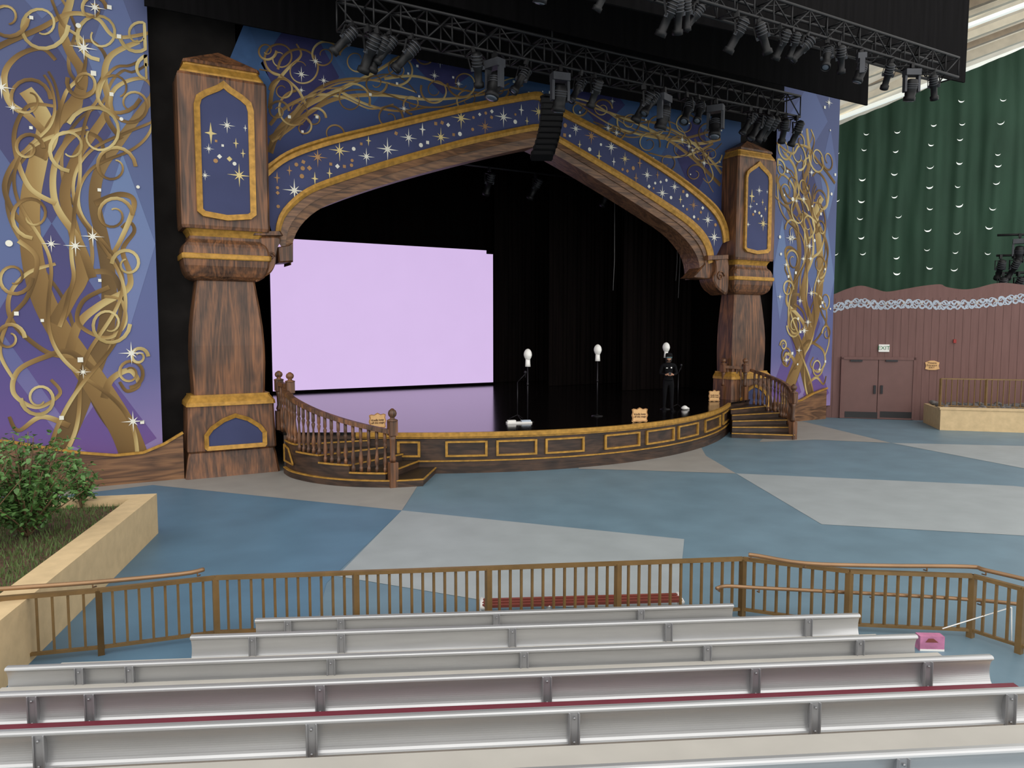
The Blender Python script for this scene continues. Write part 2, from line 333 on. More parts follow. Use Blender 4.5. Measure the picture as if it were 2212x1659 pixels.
# ---------------------------------------------------------------- stairs and balustrades
def evalc(P,t):
    q=resamp(P,101); i=max(0,min(100,t*100)); k=int(min(99,i)); return q[k].lerp(q[k+1],i-k)
BAL=[(.04,0),(.04,.1),(.024,.12),(.042,.2),(.048,.28),(.03,.42),(.02,.55),(.03,.62),(.04,.68),(.024,.72),(.036,.75),(.036,1)]
def stairs(O,I,tn,posts,lab):
    O=cr([Vector((x,y,0)) for x,y in O],12); I=cr([Vector((x,y,0)) for x,y in I],12)
    e=empty('stair_flight',(O[len(O)//2]+I[len(I)//2])/2,lab,'stairs','curved stage stairs')
    n=5
    for k in range(n):
        z=.92-.153*(k+1); t0=k/n; t1=(k+1)/n; m=M()
        oo=[evalc(O,t0+(t1-t0)*j/4) for j in range(5)]; ii=[evalc(I,t0+(t1-t0)*j/4) for j in range(5)]
        ring=oo+ii[::-1]
        m.prism([p for p in ring],(0,0,z-.03),1)
        m.prism([p+Vector((0,0,z-.03)) for p in ring],(0,0,.03),0)
        cen=(oo[2]+ii[2])/2
        for a,b_ in zip(oo[:-1],oo[1:]): m.bar(a+Vector((0,0,z-.02)),b_+Vector((0,0,z-.02)),.05,.035,2)
        m.bar(oo[-1]+Vector((0,0,z-.02)),ii[-1]+Vector((0,0,z-.02)),.045,.032,2)
        if k==0 and O[0].x<10:
            p=[evalc(O,t0+.02),evalc(O,t1-.02)]
            nrm=(p[0]+p[1])/2-cen; nrm.z=0; nrm.normalize()
            c4=[p[0]+Vector((0,0,z-.1)),p[0]+Vector((0,0,.3)),p[1]+Vector((0,0,.3)),(p[0]+p[1])/2+Vector((0,0,z-.16))]
            for a,b_ in zip(c4,c4[1:]+c4[:1]): m.bar(a+nrm*.05,b_+nrm*.05,.03,.03,2)
        m.obj('step',[WT,WD,GOLD],e)
    m=M(); sg=.05 if O[0].x<10 else -.05
    strip(m,O,.0,0,.13,sg,0); strip(m,O,.0,.13,.155,sg*1.2,1); m.obj('base_skirting',[WD,GOLD],e)
    g=empty('stair_balustrade',evalc(O,.4),'dark turned-wood curved balustrade with ball-topped newel posts beside stage stairs','railing','curved stage stair balustrades')
    m=M()
    def railz(t): s=min(1,max(0,t/tn)); return 1.14+.74*(1-s)**1.1
    pts=[Vector((posts[0][0],posts[0][1],1.98)),Vector((posts[1][0],posts[1][1],1.95))]
    m.bar(pts[0],pts[1],.11,.09)
    path=[evalc(O,tn*j/16)+Vector((0,0,railz(tn*j/16))) for j in range(17)]
    for a,b_ in zip(path[:-1],path[1:]): m.bar(a,b_,.11,.09)
    m.obj('handrail',[WV],g)
    def newel(x,y,z0,h):
        m=M(); w=.085; m.box(x-w,x+w,y-w,y+w,z0,z0+.32*h); m.lathe([(.05,.32*h),(.075,.36*h),(.05,.42*h),(.06,.6*h),(.075,.66*h)],(x,y,z0),10)
        m.box(x-w,x+w,y-w,y+w,z0+.66*h,z0+.84*h); m.lathe([(.11,.84*h),(.11,.855*h),(.05,.87*h),(.045,.885*h),(.08,.91*h),(.09,.94*h),(.075,.97*h),(.02,1.0*h)],(x,y,z0),12)
        m.obj('newel_post',[WV],g)
    newel(posts[0][0],posts[0][1],.92,1.35); newel(posts[1][0],posts[1][1],.92,1.35)
    q=evalc(O,tn); newel(q.x,q.y,.0,1.62)
    def balu(x,y,z0,z1):
        m=M(); h=z1-z0; m.lathe([(r,z*h) for r,z in BAL],(x,y,z0),8); m.obj('baluster',[WV],g)
    for j in range(1,5):
        t=j/5; balu(posts[0][0]*(1-t)+posts[1][0]*t,posts[0][1]*(1-t)+posts[1][1]*t,.92,1.95)
    N=19
    for j in range(1,N):
        t=tn*j/N; p=evalc(O,t); cc=evalc(I,t); p=p.lerp(cc,.015); z=.92-.153*(int(t*5)+1); balu(p.x,p.y,z,railz(t)-.02)
stairs([(3.82,16.75),(3.85,16.1),(4.15,15.3),(4.65,14.65),(5.35,14.15),(5.95,13.98)],[(5.15,16.0),(5.5,15.74),(6.0,15.43),(6.4,15.2),(6.7,15.02)],.84,[(3.83,17.3),(3.92,16.62)],'curved wooden stair flight with gold nosings leading onto stage')
stairs([(18.75,16.95),(18.9,16.2),(18.75,15.5),(18.3,14.9),(17.75,14.42)],[(17.3,16.4),(17.15,16.25),(16.95,16.0),(16.75,15.8),(16.5,15.58)],.97,[(18.1,17.5),(18.5,16.95)],'curved wooden stair flight beside far pier of stage')
# ---------------------------------------------------------------- piers
SZ=1.0
def ring_levels(m,cx,levels,yb,mi_list):
    vs=[];fs=[]
    for (z,hw,inset) in levels:
        z*=SZ; yF=17.05+inset
        c=min(.05,hw*.08)
        vs+=[(cx-hw,yb,z),(cx-hw,yF+c,z),(cx-hw+c,yF,z),(cx+hw-c,yF,z),(cx+hw,yF+c,z),(cx+hw,yb,z)]
    n=6
    for i in range(len(levels)-1):
        for k in range(n):
            j=(k+1)%n
            fs.append(((i*n+k,i*n+j,(i+1)*n+j,(i+1)*n+k),mi_list[i]))
    k0=len(m.v); m.v+=[Vector(p) for p in vs]
    for f,mi in fs: m.f.append([q+k0 for q in f]); m.m.append(mi); m.s.append(False)
    m.f.append([k0+q for q in range(n)][::-1]); m.m.append(mi_list[0]); m.s.append(False)
    L=len(levels)-1; m.f.append([k0+L*n+q for q in range(n)]); m.m.append(mi_list[-1]); m.s.append(False)
def inset_poly(P,d):
    c=sum(P,Vector((0,0,0)))/len(P); out=[]
    n=len(P)
    for i,p in enumerate(P):
        a=(P[i]-P[i-1]).normalized(); b_=(P[(i+1)%n]-P[i]).normalized()
        na=Vector((-a.z,0,a.x)); nb=Vector((-b_.z,0,b_.x))
        if na.dot(c-p)<0: na=-na
        if nb.dot(c-p)<0: nb=-nb
        bi=(na+nb).normalized(); out.append(p+bi*d/max(.4,bi.dot(na)))
    return out
PGOLD=mat('panel_pale_gold',(214,194,132),.6,var=.08)
def framed(parent,P,y,wd,name,stars):
    P=[Vector((x,y,z*SZ)) for x,z in P]; Q=inset_poly(P,wd); n=len(P)
    m=M(); dy=Vector((0,-.07,0)); dq=Vector((0,-.04,0))
    vs=P+[p+dy for p in P]+[p+dq for p in Q]+Q; fs=[]
    for i in range(n):
        j=(i+1)%n; fs+=[(i,j,n+j,n+i),(n+i,n+j,2*n+j,2*n+i),(2*n+i,2*n+j,3*n+j,3*n+i)]
    m.add(vs,fs,0); m.obj(name+'_frame',[GOLD],parent)
    m=M(); m.poly([q+Vector((0,-.012,0)) for q in Q],0)
    for (x,z,r,mi,k) in stars:
        c=Vector((x,y-.02,z*SZ)); r*=1.15
        if mi==3: mi=4
        if k=='s': m.star(c,AX,AZ,r,mi)
        elif k=='4': m.star(c,AX,AZ,r,mi,4)
        elif k=='c': m.disc(c,AX,AZ,r,mi)
        else: m.disc(c,AX,AZ,r,mi,4,0 if k=='d' else math.pi/4)
    m.obj(name,[BLUEP,STW,STG,STY,PGOLD],parent,recalc=False)
def pier(cx,lab,sz,bw):
    global SZ
    SZ=sz
    e=empty('column_pier',(cx,17.5,0),lab,'column','carved proscenium columns'); yb=17.93
    m=M(); ring_levels(m,cx,[(0,.99,-.04),(.12,.97,-.02),(.42,.93,.02),(.55,.9,.04),(.6,.93,.0),(1.5,.9,.04),(1.58,.9,.04)],yb,[0]*6); m.obj('plinth',[WV],e)
    m=M(); ring_levels(m,cx,[(1.58,.93,0),(1.66,.92,.01),(1.78,.83,.1),(1.82,.83,.1)],yb,[0]*3); m.obj('plinth_moulding',[GOLD],e)
    m=M(); ring_levels(m,cx,[(1.82,.74,.18),(2.1,.75,.18),(2.5,.765,.17),(2.9,.76,.17),(3.3,.735,.19),(3.7,.69,.22),(4.05,.64,.25),(4.35,.6,.28)],yb,[0]*7); m.obj('shaft',[WV],e)
    m=M(); ring_levels(m,cx,[(4.33,.62,.26),(4.36,.70,.2),(4.42,.78,.13),(4.5,.83,.09),(4.64,.87,.04),(4.8,.89,.02),(4.98,.88,.03),(5.06,.86,.05),(5.13,.82,.08),(5.19,.76,.13),(5.22,.74,.15),(5.28,.74,.15)],yb,[0]*11); m.obj('capital',[WV],e)
    m=M(); ring_levels(m,cx,[(4.78,.905,-.005),(4.8,.915,-.015),(4.88,.915,-.015),(4.9,.905,-.005)],yb,[0,0,0]); ring_levels(m,cx,[(5.28,.72,.15),(5.36,.75,.12),(5.43,.8,.08)],yb,[0,0]); m.obj('capital_moulding',[GOLD],e)
    m=M(); ring_levels(m,cx,[(5.43,bw-.02,.02),(5.5,bw,.0),(8.62,bw,.0),(8.68,bw-.02,.02)],yb,[0]*3); m.obj('upper_box',[WV],e)
    m=M(); ring_levels(m,cx,[(8.68,.84,.02),(8.72,.84,.02),(8.86,.76,.1),(8.9,.76,.1)],yb,[0]*3); m.obj('cornice',[GOLD],e)
    m=M(); ring_levels(m,cx,[(8.9,.78,.06),(8.97,.76,.08),(9.32,.02,.46)],yb,[0]*2); m.obj('cap_roof',[WV],e)
    x=cx
    P=[(x-.6,5.78),(x-.48,5.68),(x,5.62),(x+.48,5.68),(x+.6,5.78),(x+.6,8.02),(x+.55,8.2),(x+.4,8.32),(x+.15,8.46),(x,8.58),(x-.15,8.46),(x-.4,8.32),(x-.55,8.2),(x-.6,8.02)]
    sg=[(x-.28,7.45,.2,3,'4'),(x+.05,7.66,.15,1,'s'),(x+.27,6.62,.22,3,'s'),(x-.33,7.12,.1,1,'s'),(x-.12,6.98,.045,1,'d'),(x+.22,7.3,.1,3,'4'),(x+.42,7.65,.07,1,'4'),(x-.2,6.88,.04,2,'c'),(x+.08,6.95,.05,3,'d'),(x+.36,7.1,.09,3,'4'),(x-.42,6.55,.1,1,'s'),(x-.05,7.22,.03,1,'q'),(x+.18,6.86,.035,1,'c'),(x-.18,7.3,.03,2,'q')]
    framed(e,P,17.05,.12,'star_panel',sg)
    P=[(x-.6,.66),(x-.55,.61),(x+.66,.61),(x+.7,.66),(x+.7,.95),(x+.58,1.12),(x+.33,1.30),(x+.05,1.40),(x-.22,1.30),(x-.48,1.12),(x-.6,.95)]
    framed(e,P,17.035,.09,'base_panel',[])
    SZ=1.0
pier(2.77,'tall carved wood column with gold trim and blue star panel',.986,.9)
pier(18.98,'tall carved wood column with gold trim beside far stage stairs',1.0,.88)
# ---------------------------------------------------------------- arch
YA=17.45
def AC(px,Y=YA,n=44):
    return resamp(cr([onY(x,y,Y) for x,y in px],6),n)
LO=[(560,368),(583,352),(610,333),(650,315),(720,294),(800,275),(900,250),(1000,228),(1100,209),(1163,198)]
RO=[(1163,203),(1212,236),(1290,277),(1380,327),(1460,378),(1520,424),(1550,455),(1566,490),(1570,520)]
LO2=[(560,400),(583,378),(610,355),(650,335),(720,312),(800,292),(900,267),(1000,244),(1100,224),(1163,214)]
RO2=[(1163,220),(1212,251),(1290,291),(1380,341),(1460,393),(1515,437),(1545,470),(1558,500),(1561,525)]
LI=[(592,520),(600,470),(625,435),(665,405),(720,383),(800,357),(900,328),(1000,301),(1100,279),(1163,267)]
RI=[(1163,270),(1207,295),(1280,338),(1360,387),(1440,438),(1490,473),(1520,503),(1536,535),(1541,565)]
LI2=[(602,525),(611,478),(635,446),(672,418),(726,397),(805,371),(905,342),(1005,315),(1105,292),(1163,281)]
RI2=[(1163,284),(1200,305),(1272,348),(1352,397),(1430,448),(1480,483),(1508,511),(1524,540),(1528,570)]
LW=[(630,572),(633,525),(652,485),(690,452),(740,430),(820,402),(920,372),(1020,346),(1100,327),(1163,314)]
RW=[(1163,316),(1200,333),(1265,371),(1340,417),(1415,465),(1462,497),(1492,528),(1510,560),(1516,602)]
def sym(L_,R_):
    l=AC(L_); r=AC(R_); mid=(l[-1]+r[0])/2; l[-1]=mid; return l+r[1:]
cO,cO2,cI,cI2,cWd=[sym(a,b_) for a,b_ in ((LO,RO),(LO2,RO2),(LI,RI),(LI2,RI2),(LW,RW))]
arch=empty('proscenium_arch',(10.9,17.6,4.5),'pointed stage arch with starry blue band, gold mouldings and carved wood','arch')
def loft(m,A,B,mi,sm=False):
    n=len(A); vs=[]
    for a,b_ in zip(A,B): vs+=[a,b_]
    m.add(vs,[(2*i,2*i+1,2*i+3,2*i+2) for i in range(n-1)],mi,sm)
def off(P,y,z=0): return [p+Vector((0,y,z)) for p in P]
m=M(); a,b_=cO,cO2; mid=[p.lerp(q,.5) for p,q in zip(a,b_)]; mid1=[p.lerp(q,.3) for p,q in zip(a,b_)]
loft(m,off(a,.3),off(a,-.12),0); loft(m,off(a,-.12),off(mid1,-.14),0); loft(m,off(mid1,-.14),off(mid,-.07),0); loft(m,off(mid,-.07),off(b_,-.06),0); loft(m,off(b_,-.06),b_,0)
m.obj('outer_moulding',[GOLD],arch,recalc=False)
m=M(); a,b_=cI,cI2; mid=[p.lerp(q,.5) for p,q in zip(a,b_)]
loft(m,a,off(a,-.06),0); loft(m,off(a,-.06),off(mid,-.09),0); loft(m,off(mid,-.09),off(b_,-.05),0); loft(m,off(b_,-.05),b_,0)
m.obj('inner_moulding',[GOLD],arch,recalc=False)
m=M(); loft(m,cO2,cI,0)
used=[]
def spot(minr):
    for _ in range(60):
        k=random.randint(3,len(cO)-4); t=random.uniform(.16,.84); c=cO2[k].lerp(cI[k],t)
        if all((c-u).length>minr+r0 for u,r0 in used): return c
    return None
for n_,kind,rr,mis in ((24,'s',(.2,.3),(1,2,1,4)),(18,'4',(.12,.18),(1,2,4)),(28,'c',(.035,.06),(1,2)),(52,'q',(.04,.065),(1,2,2))):
    for i in range(n_):
        r=random.uniform(*rr); c=spot(r+.03)
        if c is None: continue
        used.append((c,r)); c=c+Vector((0,-.012,0)); mi=random.choice(mis)
        if kind=='s': m.star(c,AX,AZ,r,mi)
        elif kind=='4': m.star(c,AX,AZ,r,mi,4)
        elif kind=='c': m.disc(c,AX,AZ,r,mi)
        else: m.disc(c,AX,AZ,r,mi,4,random.choice((0,math.pi/4,.4)))
m.obj('star_band',[BLUEP,STW,STG,STY,PGOLD],arch,recalc=False)
m=M(); mid=[p.lerp(q,.45) for p,q in zip(cI2,cWd)]
loft(m,off(cI2,-.02),off(mid,-.04),0); loft(m,off(mid,-.04),off(mid,0.0),0);loft(m,off(mid,0),off(cWd,.04),0); loft(m,off(cWd,.04),off(cWd,.35),0)
cs=off(cWd,.35,-.0); loft(m,cs,off(cWd,.75),0)
m.obj('carved_soffit',[WH],arch,recalc=False)
def corbel(px,Y0,dep,smooth=True):
    P=[onY(x,y,Y0) for x,y in px]
    if smooth: P=cr(P+[P[0]],4)[:-1]
    m=M(); m.prism(P,(0,dep,0),0)
    c=sum(P,Vector((0,0,0)))/len(P); Q=[c+(p-c)*.86-Vector((0,.04,0)) for p in P]; n=len(P)
    m.add(P+Q,[(i,(i+1)%n,n+(i+1)%n,n+i) for i in range(n)]+[tuple(range(n,2*n))],0)
    if smooth:
        # carved scroll eye
        r=min((p-c).length for p in P)*.75; m.tube([c+Vector((math.cos(a*.5)*r*(1-a/20),-.06,math.sin(a*.5)*r*(1-a/20))) for a in range(18)],.022,6)
    return m.obj('corbel',[WV],arch)
corbel([(552,510),(600,508),(606,520),(600,534),(597,552),(595,570),(586,588),(570,599),(550,603)],17.25,.6)
corbel([(598,534),(624,530),(633,524),(633,566),(602,568)],17.4,.6,False)
corbel([(545,499),(606,499),(612,509),(545,509)],17.18,.2,False)
corbel([(1543,560),(1572,556),(1572,632),(1556,629),(1545,617),(1540,600),(1546,582)],17.3,.6)
corbel([(1493,600),(1500,594),(1528,562),(1540,566),(1540,600),(1526,603)],17.45,.5,False)
corbel([(1530,552),(1574,550),(1574,560),(1530,562)],17.25,.3,False)
# backdrop above arch
BBG=gradz('arch_backdrop_blue',[(0,(52,54,92)),(.5,(58,70,112)),(1,(54,84,122))],6,10.5)
YB=17.75
BD1=mat('backdrop_diamond_indigo',(54,53,94),.7,spec=.2); BD2=mat('backdrop_diamond_teal',(60,88,128),.7,spec=.2)
m=M(); N=80; vs=[]; fs=[]
pl=[p for p in cO]
x0=onY(540,200,YB).x; x1=onY(1600,300,YB).x
def zarch(X):
    for a,b_ in zip(pl[:-1],pl[1:]):
        if a.x<=X<=b_.x: return a.z+(b_.z-a.z)*(X-a.x)/max(1e-6,b_.x-a.x)-.12
    return pl[0].z-.1 if X<pl[0].x else pl[-1].z-.1
for i in range(N+1):
    X=x0+(x1-x0)*i/N; vs+=[(X,YB,zarch(X)),(X,YB,10.7)]
m.add(vs,[(2*i,2*i+2,2*i+3,2*i+1) for i in range(N)],0)
for cx,cz,hw,hh,mi in [(4.6,9.2,.9,1.5,4),(6.2,9.6,.8,1.1,5),(8.2,9.9,.9,.7,4),(13.2,9.8,.9,.8,4),(15.2,9.3,.9,1.2,5),(16.9,8.6,.8,1.4,4),(3.4,8.6,.6,1.5,5)]:
    P=[(cx-hw,cz),(cx,min(10.65,cz+hh)),(cx+hw,cz),(cx,max(zarch(cx)+.02,cz-hh))]
    m.poly([(x,YB-.003,max(z,zarch(x))) for x,z in P],mi)
shf=lambda ph,fr:(lambda t:.5+.42*math.sin(ph+fr*t))
def rib(m,px,w0,w1,Y,mi=0,dy=0,n=8,fr=5):
    P=resamp(cr([onY(x,y,Y)+Vector((0,-dy,0)) for x,y in px],n),max(12,len(px)*n)); k=len(P)
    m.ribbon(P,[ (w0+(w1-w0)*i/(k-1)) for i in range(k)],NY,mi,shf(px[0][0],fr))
def curlpx(cx,cy,r,a0,turns,sx=1,rin=.25):
    out=[]; n=int(abs(turns)*18)+1
    for i in range(n+1):
        t=i/n; rr=r*(1-(1-rin)*t); a=math.radians(a0)+turns*2*math.pi*t
        out.append((cx+sx*rr*math.cos(a),cy+rr*math.sin(a)))
    return out
def weave(px,amp,waves,ph,n=40):
    P=resamp(cr([Vector((x,y,0)) for x,y in px],8),n); out=[]
    for i,p in enumerate(P):
        t=(P[min(i+1,n-1)]-P[max(i-1,0)]).normalized(); s=i/(n-1)
        o=amp*math.sin(ph+waves*2*math.pi*s)*(.35+.65*s); out.append((p.x-t.y*o,p.y+t.x*o))
    return out
dd=[0.004]
def nx():
    dd[0]+=.0003; return dd[0]
main=[([(583,330),(600,285),(650,235),(730,195),(820,150),(900,95)],.15,.04),([(583,300),(640,262),(720,215),(820,205),(930,215),(1040,205),(1130,185)],.12,.03),
 ([(583,235),(590,190),(620,150),(650,120),(640,95)],.10,.04),([(600,300),(650,240),(690,190),(760,170),(840,180),(900,200)],.10,.03),
 ([(730,195),(790,225),(860,240),(930,232),(1010,235)],.07,.03),([(830,170),(900,165),(980,190),(1050,200),(1100,180)],.07,.03),
 ([(583,270),(620,230),(680,205),(740,210),(800,235),(850,225)],.08,.03),([(660,225),(640,190),(600,160),(560,150)],.07,.03),
 ([(1225,215),(1290,235),(1360,260),(1440,300),(1500,345),(1556,400)],.05,.13),([(1280,270),(1360,285),(1440,300),(1510,310),(1556,300)],.05,.10),
 ([(1330,250),(1400,262),(1470,290),(1530,340),(1558,375)],.05,.1),([(1400,330),(1450,340),(1500,330),(1540,310)],.04,.08),([(1500,300),(1530,350),(1540,380),(1530,395),(1518,385)],.08,.03),
 ([(1250,225),(1320,270),(1400,295),(1470,300),(1530,285)],.04,.08)]
for P,w0,w1 in main: rib(m,P,w0,w1,YB,1,nx())
for k,i in enumerate((0,1,3,8,9,10)):
    rib(m,weave(main[i][0],22,1.6,k*1.3),.045,.03,YB,1 if k%2 else 2,nx(),2)
for (cx,cy,r,a0,t) in [(605,125,38,90,1.6),(650,150,50,180,1.4),(700,120,34,0,1.5),(770,130,40,200,1.4),(760,215,40,20,1.3),(860,150,36,120,1.5),(920,120,30,0,1.5),(940,195,32,200,1.5),(1010,215,30,30,1.4),(1000,180,34,180,1.4),(1075,195,24,0,1.5),(840,255,30,0,1.3),(720,290,28,90,1.2),(640,240,44,270,1.2),(600,240,24,0,1.4),(610,195,28,180,1.4),(680,255,24,0,1.3),(810,180,26,0,1.4),(575,110,22,0,1.4),(890,225,22,90,1.3),(655,275,24,200,1.2),
   (1300,235,22,0,1.4),(1360,265,28,200,1.5),(1420,275,30,60,1.5),(1480,270,26,0,1.4),(1470,320,30,180,1.4),(1530,285,24,90,1.5),(1535,335,24,0,1.3),(1400,310,26,20,1.4),(1250,235,18,0,1.3),(1440,350,24,180,1.3),(1500,375,22,0,1.2),(1330,285,20,0,1.4),(1510,330,20,0,1.3)]:
    rib(m,curlpx(cx,cy,r,a0,t if cx%20 else -t),.058,.022,YB,1 if cx%3 else 2,nx(),3,7)
for i in range(48):
    X=random.uniform(x0+.3,x1-.6); z=random.uniform(zarch(X)+.15,10.3); c=(X,YB-.03,z)
    if random.random()<.35: m.star(c,AX,AZ,random.uniform(.1,.2),3)
    else: m.disc(c,AX,AZ,random.uniform(.025,.05),3,4,math.pi/4)
m.obj('arch_backdrop',[BBG,VINE,VINE2,STW,BD1,BD2],label='blue printed fabric with tan swirling vines above arch',category='banner',recalc=False)
# ---------------------------------------------------------------- side banners
YS=17.35
BAN=gradz('banner_blue_to_purple',[(0,(166,142,184)),(.12,(140,122,170)),(.3,(96,98,144)),(.55,(90,104,144)),(.8,(86,94,130)),(1,(84,92,128))],0,10.2)
BAD=gradz('banner_diamond_dark',[(0,(122,80,142)),(.2,(100,80,138)),(.35,(78,72,122)),(.6,(72,71,110)),(1,(66,70,104))],0,10.2)
BAL2=gradz('banner_diamond_light',[(0,(172,150,190)),(.3,(112,120,162)),(.7,(104,124,162)),(1,(94,106,146))],0,10.2)
VR=[([(290,985),(268,930),(228,862),(170,775),(120,700),(84,620),(66,520),(66,430),(84,340),(98,270),(78,225),(55,195)],54,26,1),
 ([(120,985),(160,900),(192,820),(226,725),(236,620),(222,520),(205,440),(215,370),(262,300),(310,235),(350,185)],40,13,2),
 ([(118,700),(150,645),(178,590),(160,500),(140,420),(165,340),(200,290),(235,230),(225,170),(240,120),(300,90)],27,9,1),
 ([(84,340),(120,265),(165,215),(178,160),(150,110),(135,60),(150,10),(160,-40)],27,11,1),
 ([(200,600),(170,520),(120,440),(120,350),(165,290),(215,300),(225,350)],16,7,1),
 ([(150,760),(170,700),(215,660),(275,625),(280,590),(265,540),(290,500),(280,480),(262,492)],18,6,1),
 ([(225,860),(240,820),(280,800),(300,830),(275,845),(258,825)],15,6,1),
 ([(100,290),(60,250),(20,220),(10,160),(40,120),(90,105),(120,130)],14,7,1),
 ([(66,500),(30,460),(10,400),(40,340),(100,300),(170,280),(190,275)],10,6,1),
 ([(160,770),(100,760),(30,700),(20,640),(60,590),(120,570)],10,6,1),
 ([(205,800),(150,760),(100,770),(40,800),(30,850),(80,880),(130,850),(110,820)],12,6,1),
 ([(-40,120),(20,90),(90,60),(150,30),(210,40),(250,80),(330,70),(360,60)],11,6,1),
 ([(150,920),(90,900),(40,930),(20,900)],12,6,1),([(205,440),(260,420),(290,440),(260,520),(235,560)],12,8,1),
 ([(236,620),(180,650),(170,700),(230,730),(270,700),(262,650),(225,640)],9,6,1),
 ([(262,300),(230,250),(250,190),(310,170),(340,210)],10,6,1),([(120,440),(60,400),(30,300),(60,230),(120,230)],10,6,1),
 ([(178,590),(240,590),(262,640),(255,700),(235,760)],12,7,2),
 ([(165,215),(210,190),(230,130),(200,90),(160,95)],10,6,2),([(40,520),(80,560),(60,640),(20,690),(0,760),(30,820)],9,6,1)]
WV_=[(weave(VR[i][0],a,w_,ph),8,5,mi_) for i,a,w_,ph,mi_ in ((0,52,2.2,.4,1),(0,64,1.7,3.4,2),(1,46,2.4,1.0,1),(1,60,1.6,4.0,1),(2,42,2.0,2.2,1),(3,46,1.8,.7,1),(3,36,2.2,3.9,2),(2,58,1.5,5.2,2))]
VR=VR+WV_
CL=[(90,55,58,0,1.3),(215,75,55,90,1.3),(300,75,42,180,1.4),(60,215,50,0,1.2),(250,195,56,20,1.1),(285,225,48,200,1.2),(150,320,50,90,1.1),(245,360,48,0,1.2),(70,465,50,90,1.2),(245,465,42,0,1.3),(30,600,40,0,1.3),(275,570,34,180,1.2),(235,700,46,0,1.3),(280,805,32,90,1.6),(85,860,40,180,1.4),(60,320,34,0,1.2),(180,180,36,200,1.3),(320,150,34,0,1.3),(15,40,46,0,1.2),(210,290,66,200,1.0),(300,770,20,0,1.4),(20,730,34,0,1.2),(200,20,30,0,1.3)]
def banner(mir,xa,xb,ztop,lab):
    m=M(); cx=10.86
    def T(p): return Vector((2*cx-p.x,p.y,p.z)) if mir else p
    m.poly([(xa,YS,.45),(xb,YS,.45),(xb,YS,ztop),(xa,YS,ztop)],0)
    w=xb-xa
    for k,(u,z,hw,hh,mi) in enumerate([(.25,1.0,.25,1.6,1),(.75,.9,.22,1.3,1),(.5,3.4,.28,1.9,1),(.85,5.0,.15,1.8,2),(.12,5.2,.12,1.7,2),(.5,7.2,.3,1.9,1),(.85,8.6,.15,1.6,2),(.15,8.6,.15,1.6,2),(.5,10.4,.3,1.2,2)]):
        z0=max(.46,z-hh); z1=min(ztop-.01,z+hh); x=xa+u*w
        m.poly([(x,YS-.003,z0),(x+hw*w,YS-.003,z),(x,YS-.003,z1),(x-hw*w,YS-.003,z)],mi)
    d=.004
    for P,w0,w1,mi in sorted(VR,key=lambda q:-q[3]):
        d+=.0004; Q=resamp(cr([onY(x,y,YS)+Vector((0,-d,0)) for x,y in P],8 if len(P)<20 else 3),max(len(P)*9 if len(P)<20 else 100,20)); Q=[T(q) for q in Q]; k=len(Q)
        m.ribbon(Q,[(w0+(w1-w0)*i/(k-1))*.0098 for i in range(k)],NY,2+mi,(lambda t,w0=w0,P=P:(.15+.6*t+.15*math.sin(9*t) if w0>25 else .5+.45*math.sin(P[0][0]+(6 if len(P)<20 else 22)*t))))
    for (x,y,r,a0,t) in CL:
        d+=.0004; P=curlpx(x,y,r,a0,t if (x//10)%2 else -t,1,.3); Q=[T(onY(a,b_,YS)+Vector((0,-d,0))) for a,b_ in P]; k=len(Q)
        Q=[Vector((min(xb-.06,max(xa+.06,q.x)),q.y,min(ztop-.05,q.z))) for q in Q]
        m.ribbon(Q,[.075+(.03-.075)*i/(k-1) for i in range(k)],NY,3 if (x//7)%3 else 6,shf(x,8))
    for i in range(44):
        c=(random.uniform(xa+.15,xb-.15),YS-d-.002,random.uniform(1.2,ztop-.3)); r=random.random()
        if r<.42: m.star(c,AX,AZ,random.uniform(.12,.26),5)
        elif r<.6: m.disc(c,AX,AZ,random.uniform(.03,.07),5)
        else: m.disc(c,AX,AZ,random.uniform(.04,.075),5,4,math.pi/4)
    for i,p in enumerate(m.v): m.v[i]=Vector((min(xb,max(xa,p.x)),p.y,min(ztop,max(.45,p.z))))
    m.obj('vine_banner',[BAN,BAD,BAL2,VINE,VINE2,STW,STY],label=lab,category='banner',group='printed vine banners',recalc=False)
banner(False,-2.3,1.38,11.4,'tall blue to purple banner printed with golden twisting tree')
banner(True,20.15,23.32,11.7,'tall blue banner with golden twisting tree beside brown fence')
def baseb(px,name):
    P=[onY(x,y,17.2) for x,y in px]; m=M()
    bot=[Vector((P[-1].x,17.2,0)),Vector((P[0].x,17.2,0))]
    m.prism(P+bot,(0,.12,0),0)
    for a,b_ in zip(P[:-1],P[1:]): m.bar(a+Vector((0,-.02,0)),b_+Vector((0,-.02,0)),.07,.05,1)
    m.obj(name,[WH,GOLD],kind='structure')
baseb([(-140,950),(-60,948),(20,953),(100,967),(180,978),(250,983),(310,977),(355,958),(395,934)],'baseboard_left')
baseb([(1672,870),(1700,872),(1730,864),(1755,850),(1786,838)],'baseboard_right')
# ---------------------------------------------------------------- overhead masking
m=M(); m.box(1.3,19.9,16.88,16.93,9.65,13); m.obj('masking_border',[BLK],label='black cloth border above proscenium arch',category='curtain',group='overhead black borders')
a=onY(1873,228,14.2); m=M(); m.box(3,a.x,14.18,14.23,a.z,14); m.obj('masking_border',[BLK],label='black cloth border behind lighting truss',category='curtain',group='overhead black borders')
P=[onY(1100,-40,10.5),onY(2085,178,10.5)]; m=M()
m.prism([P[0],P[1],P[1]+Vector((.05,0,4)),Vector((P[0].x,10.5,13.4))],(0,.05,0)); m.obj('masking_border',[BLK],label='large black cloth border above second lighting truss',category='curtain',group='overhead black borders')
m=M(); m.box(-3,20.2,10.6,17.2,13.4,13.5); m.obj('canopy_roof',[BLK],label='black canopy roof above stage lighting',category='roof')
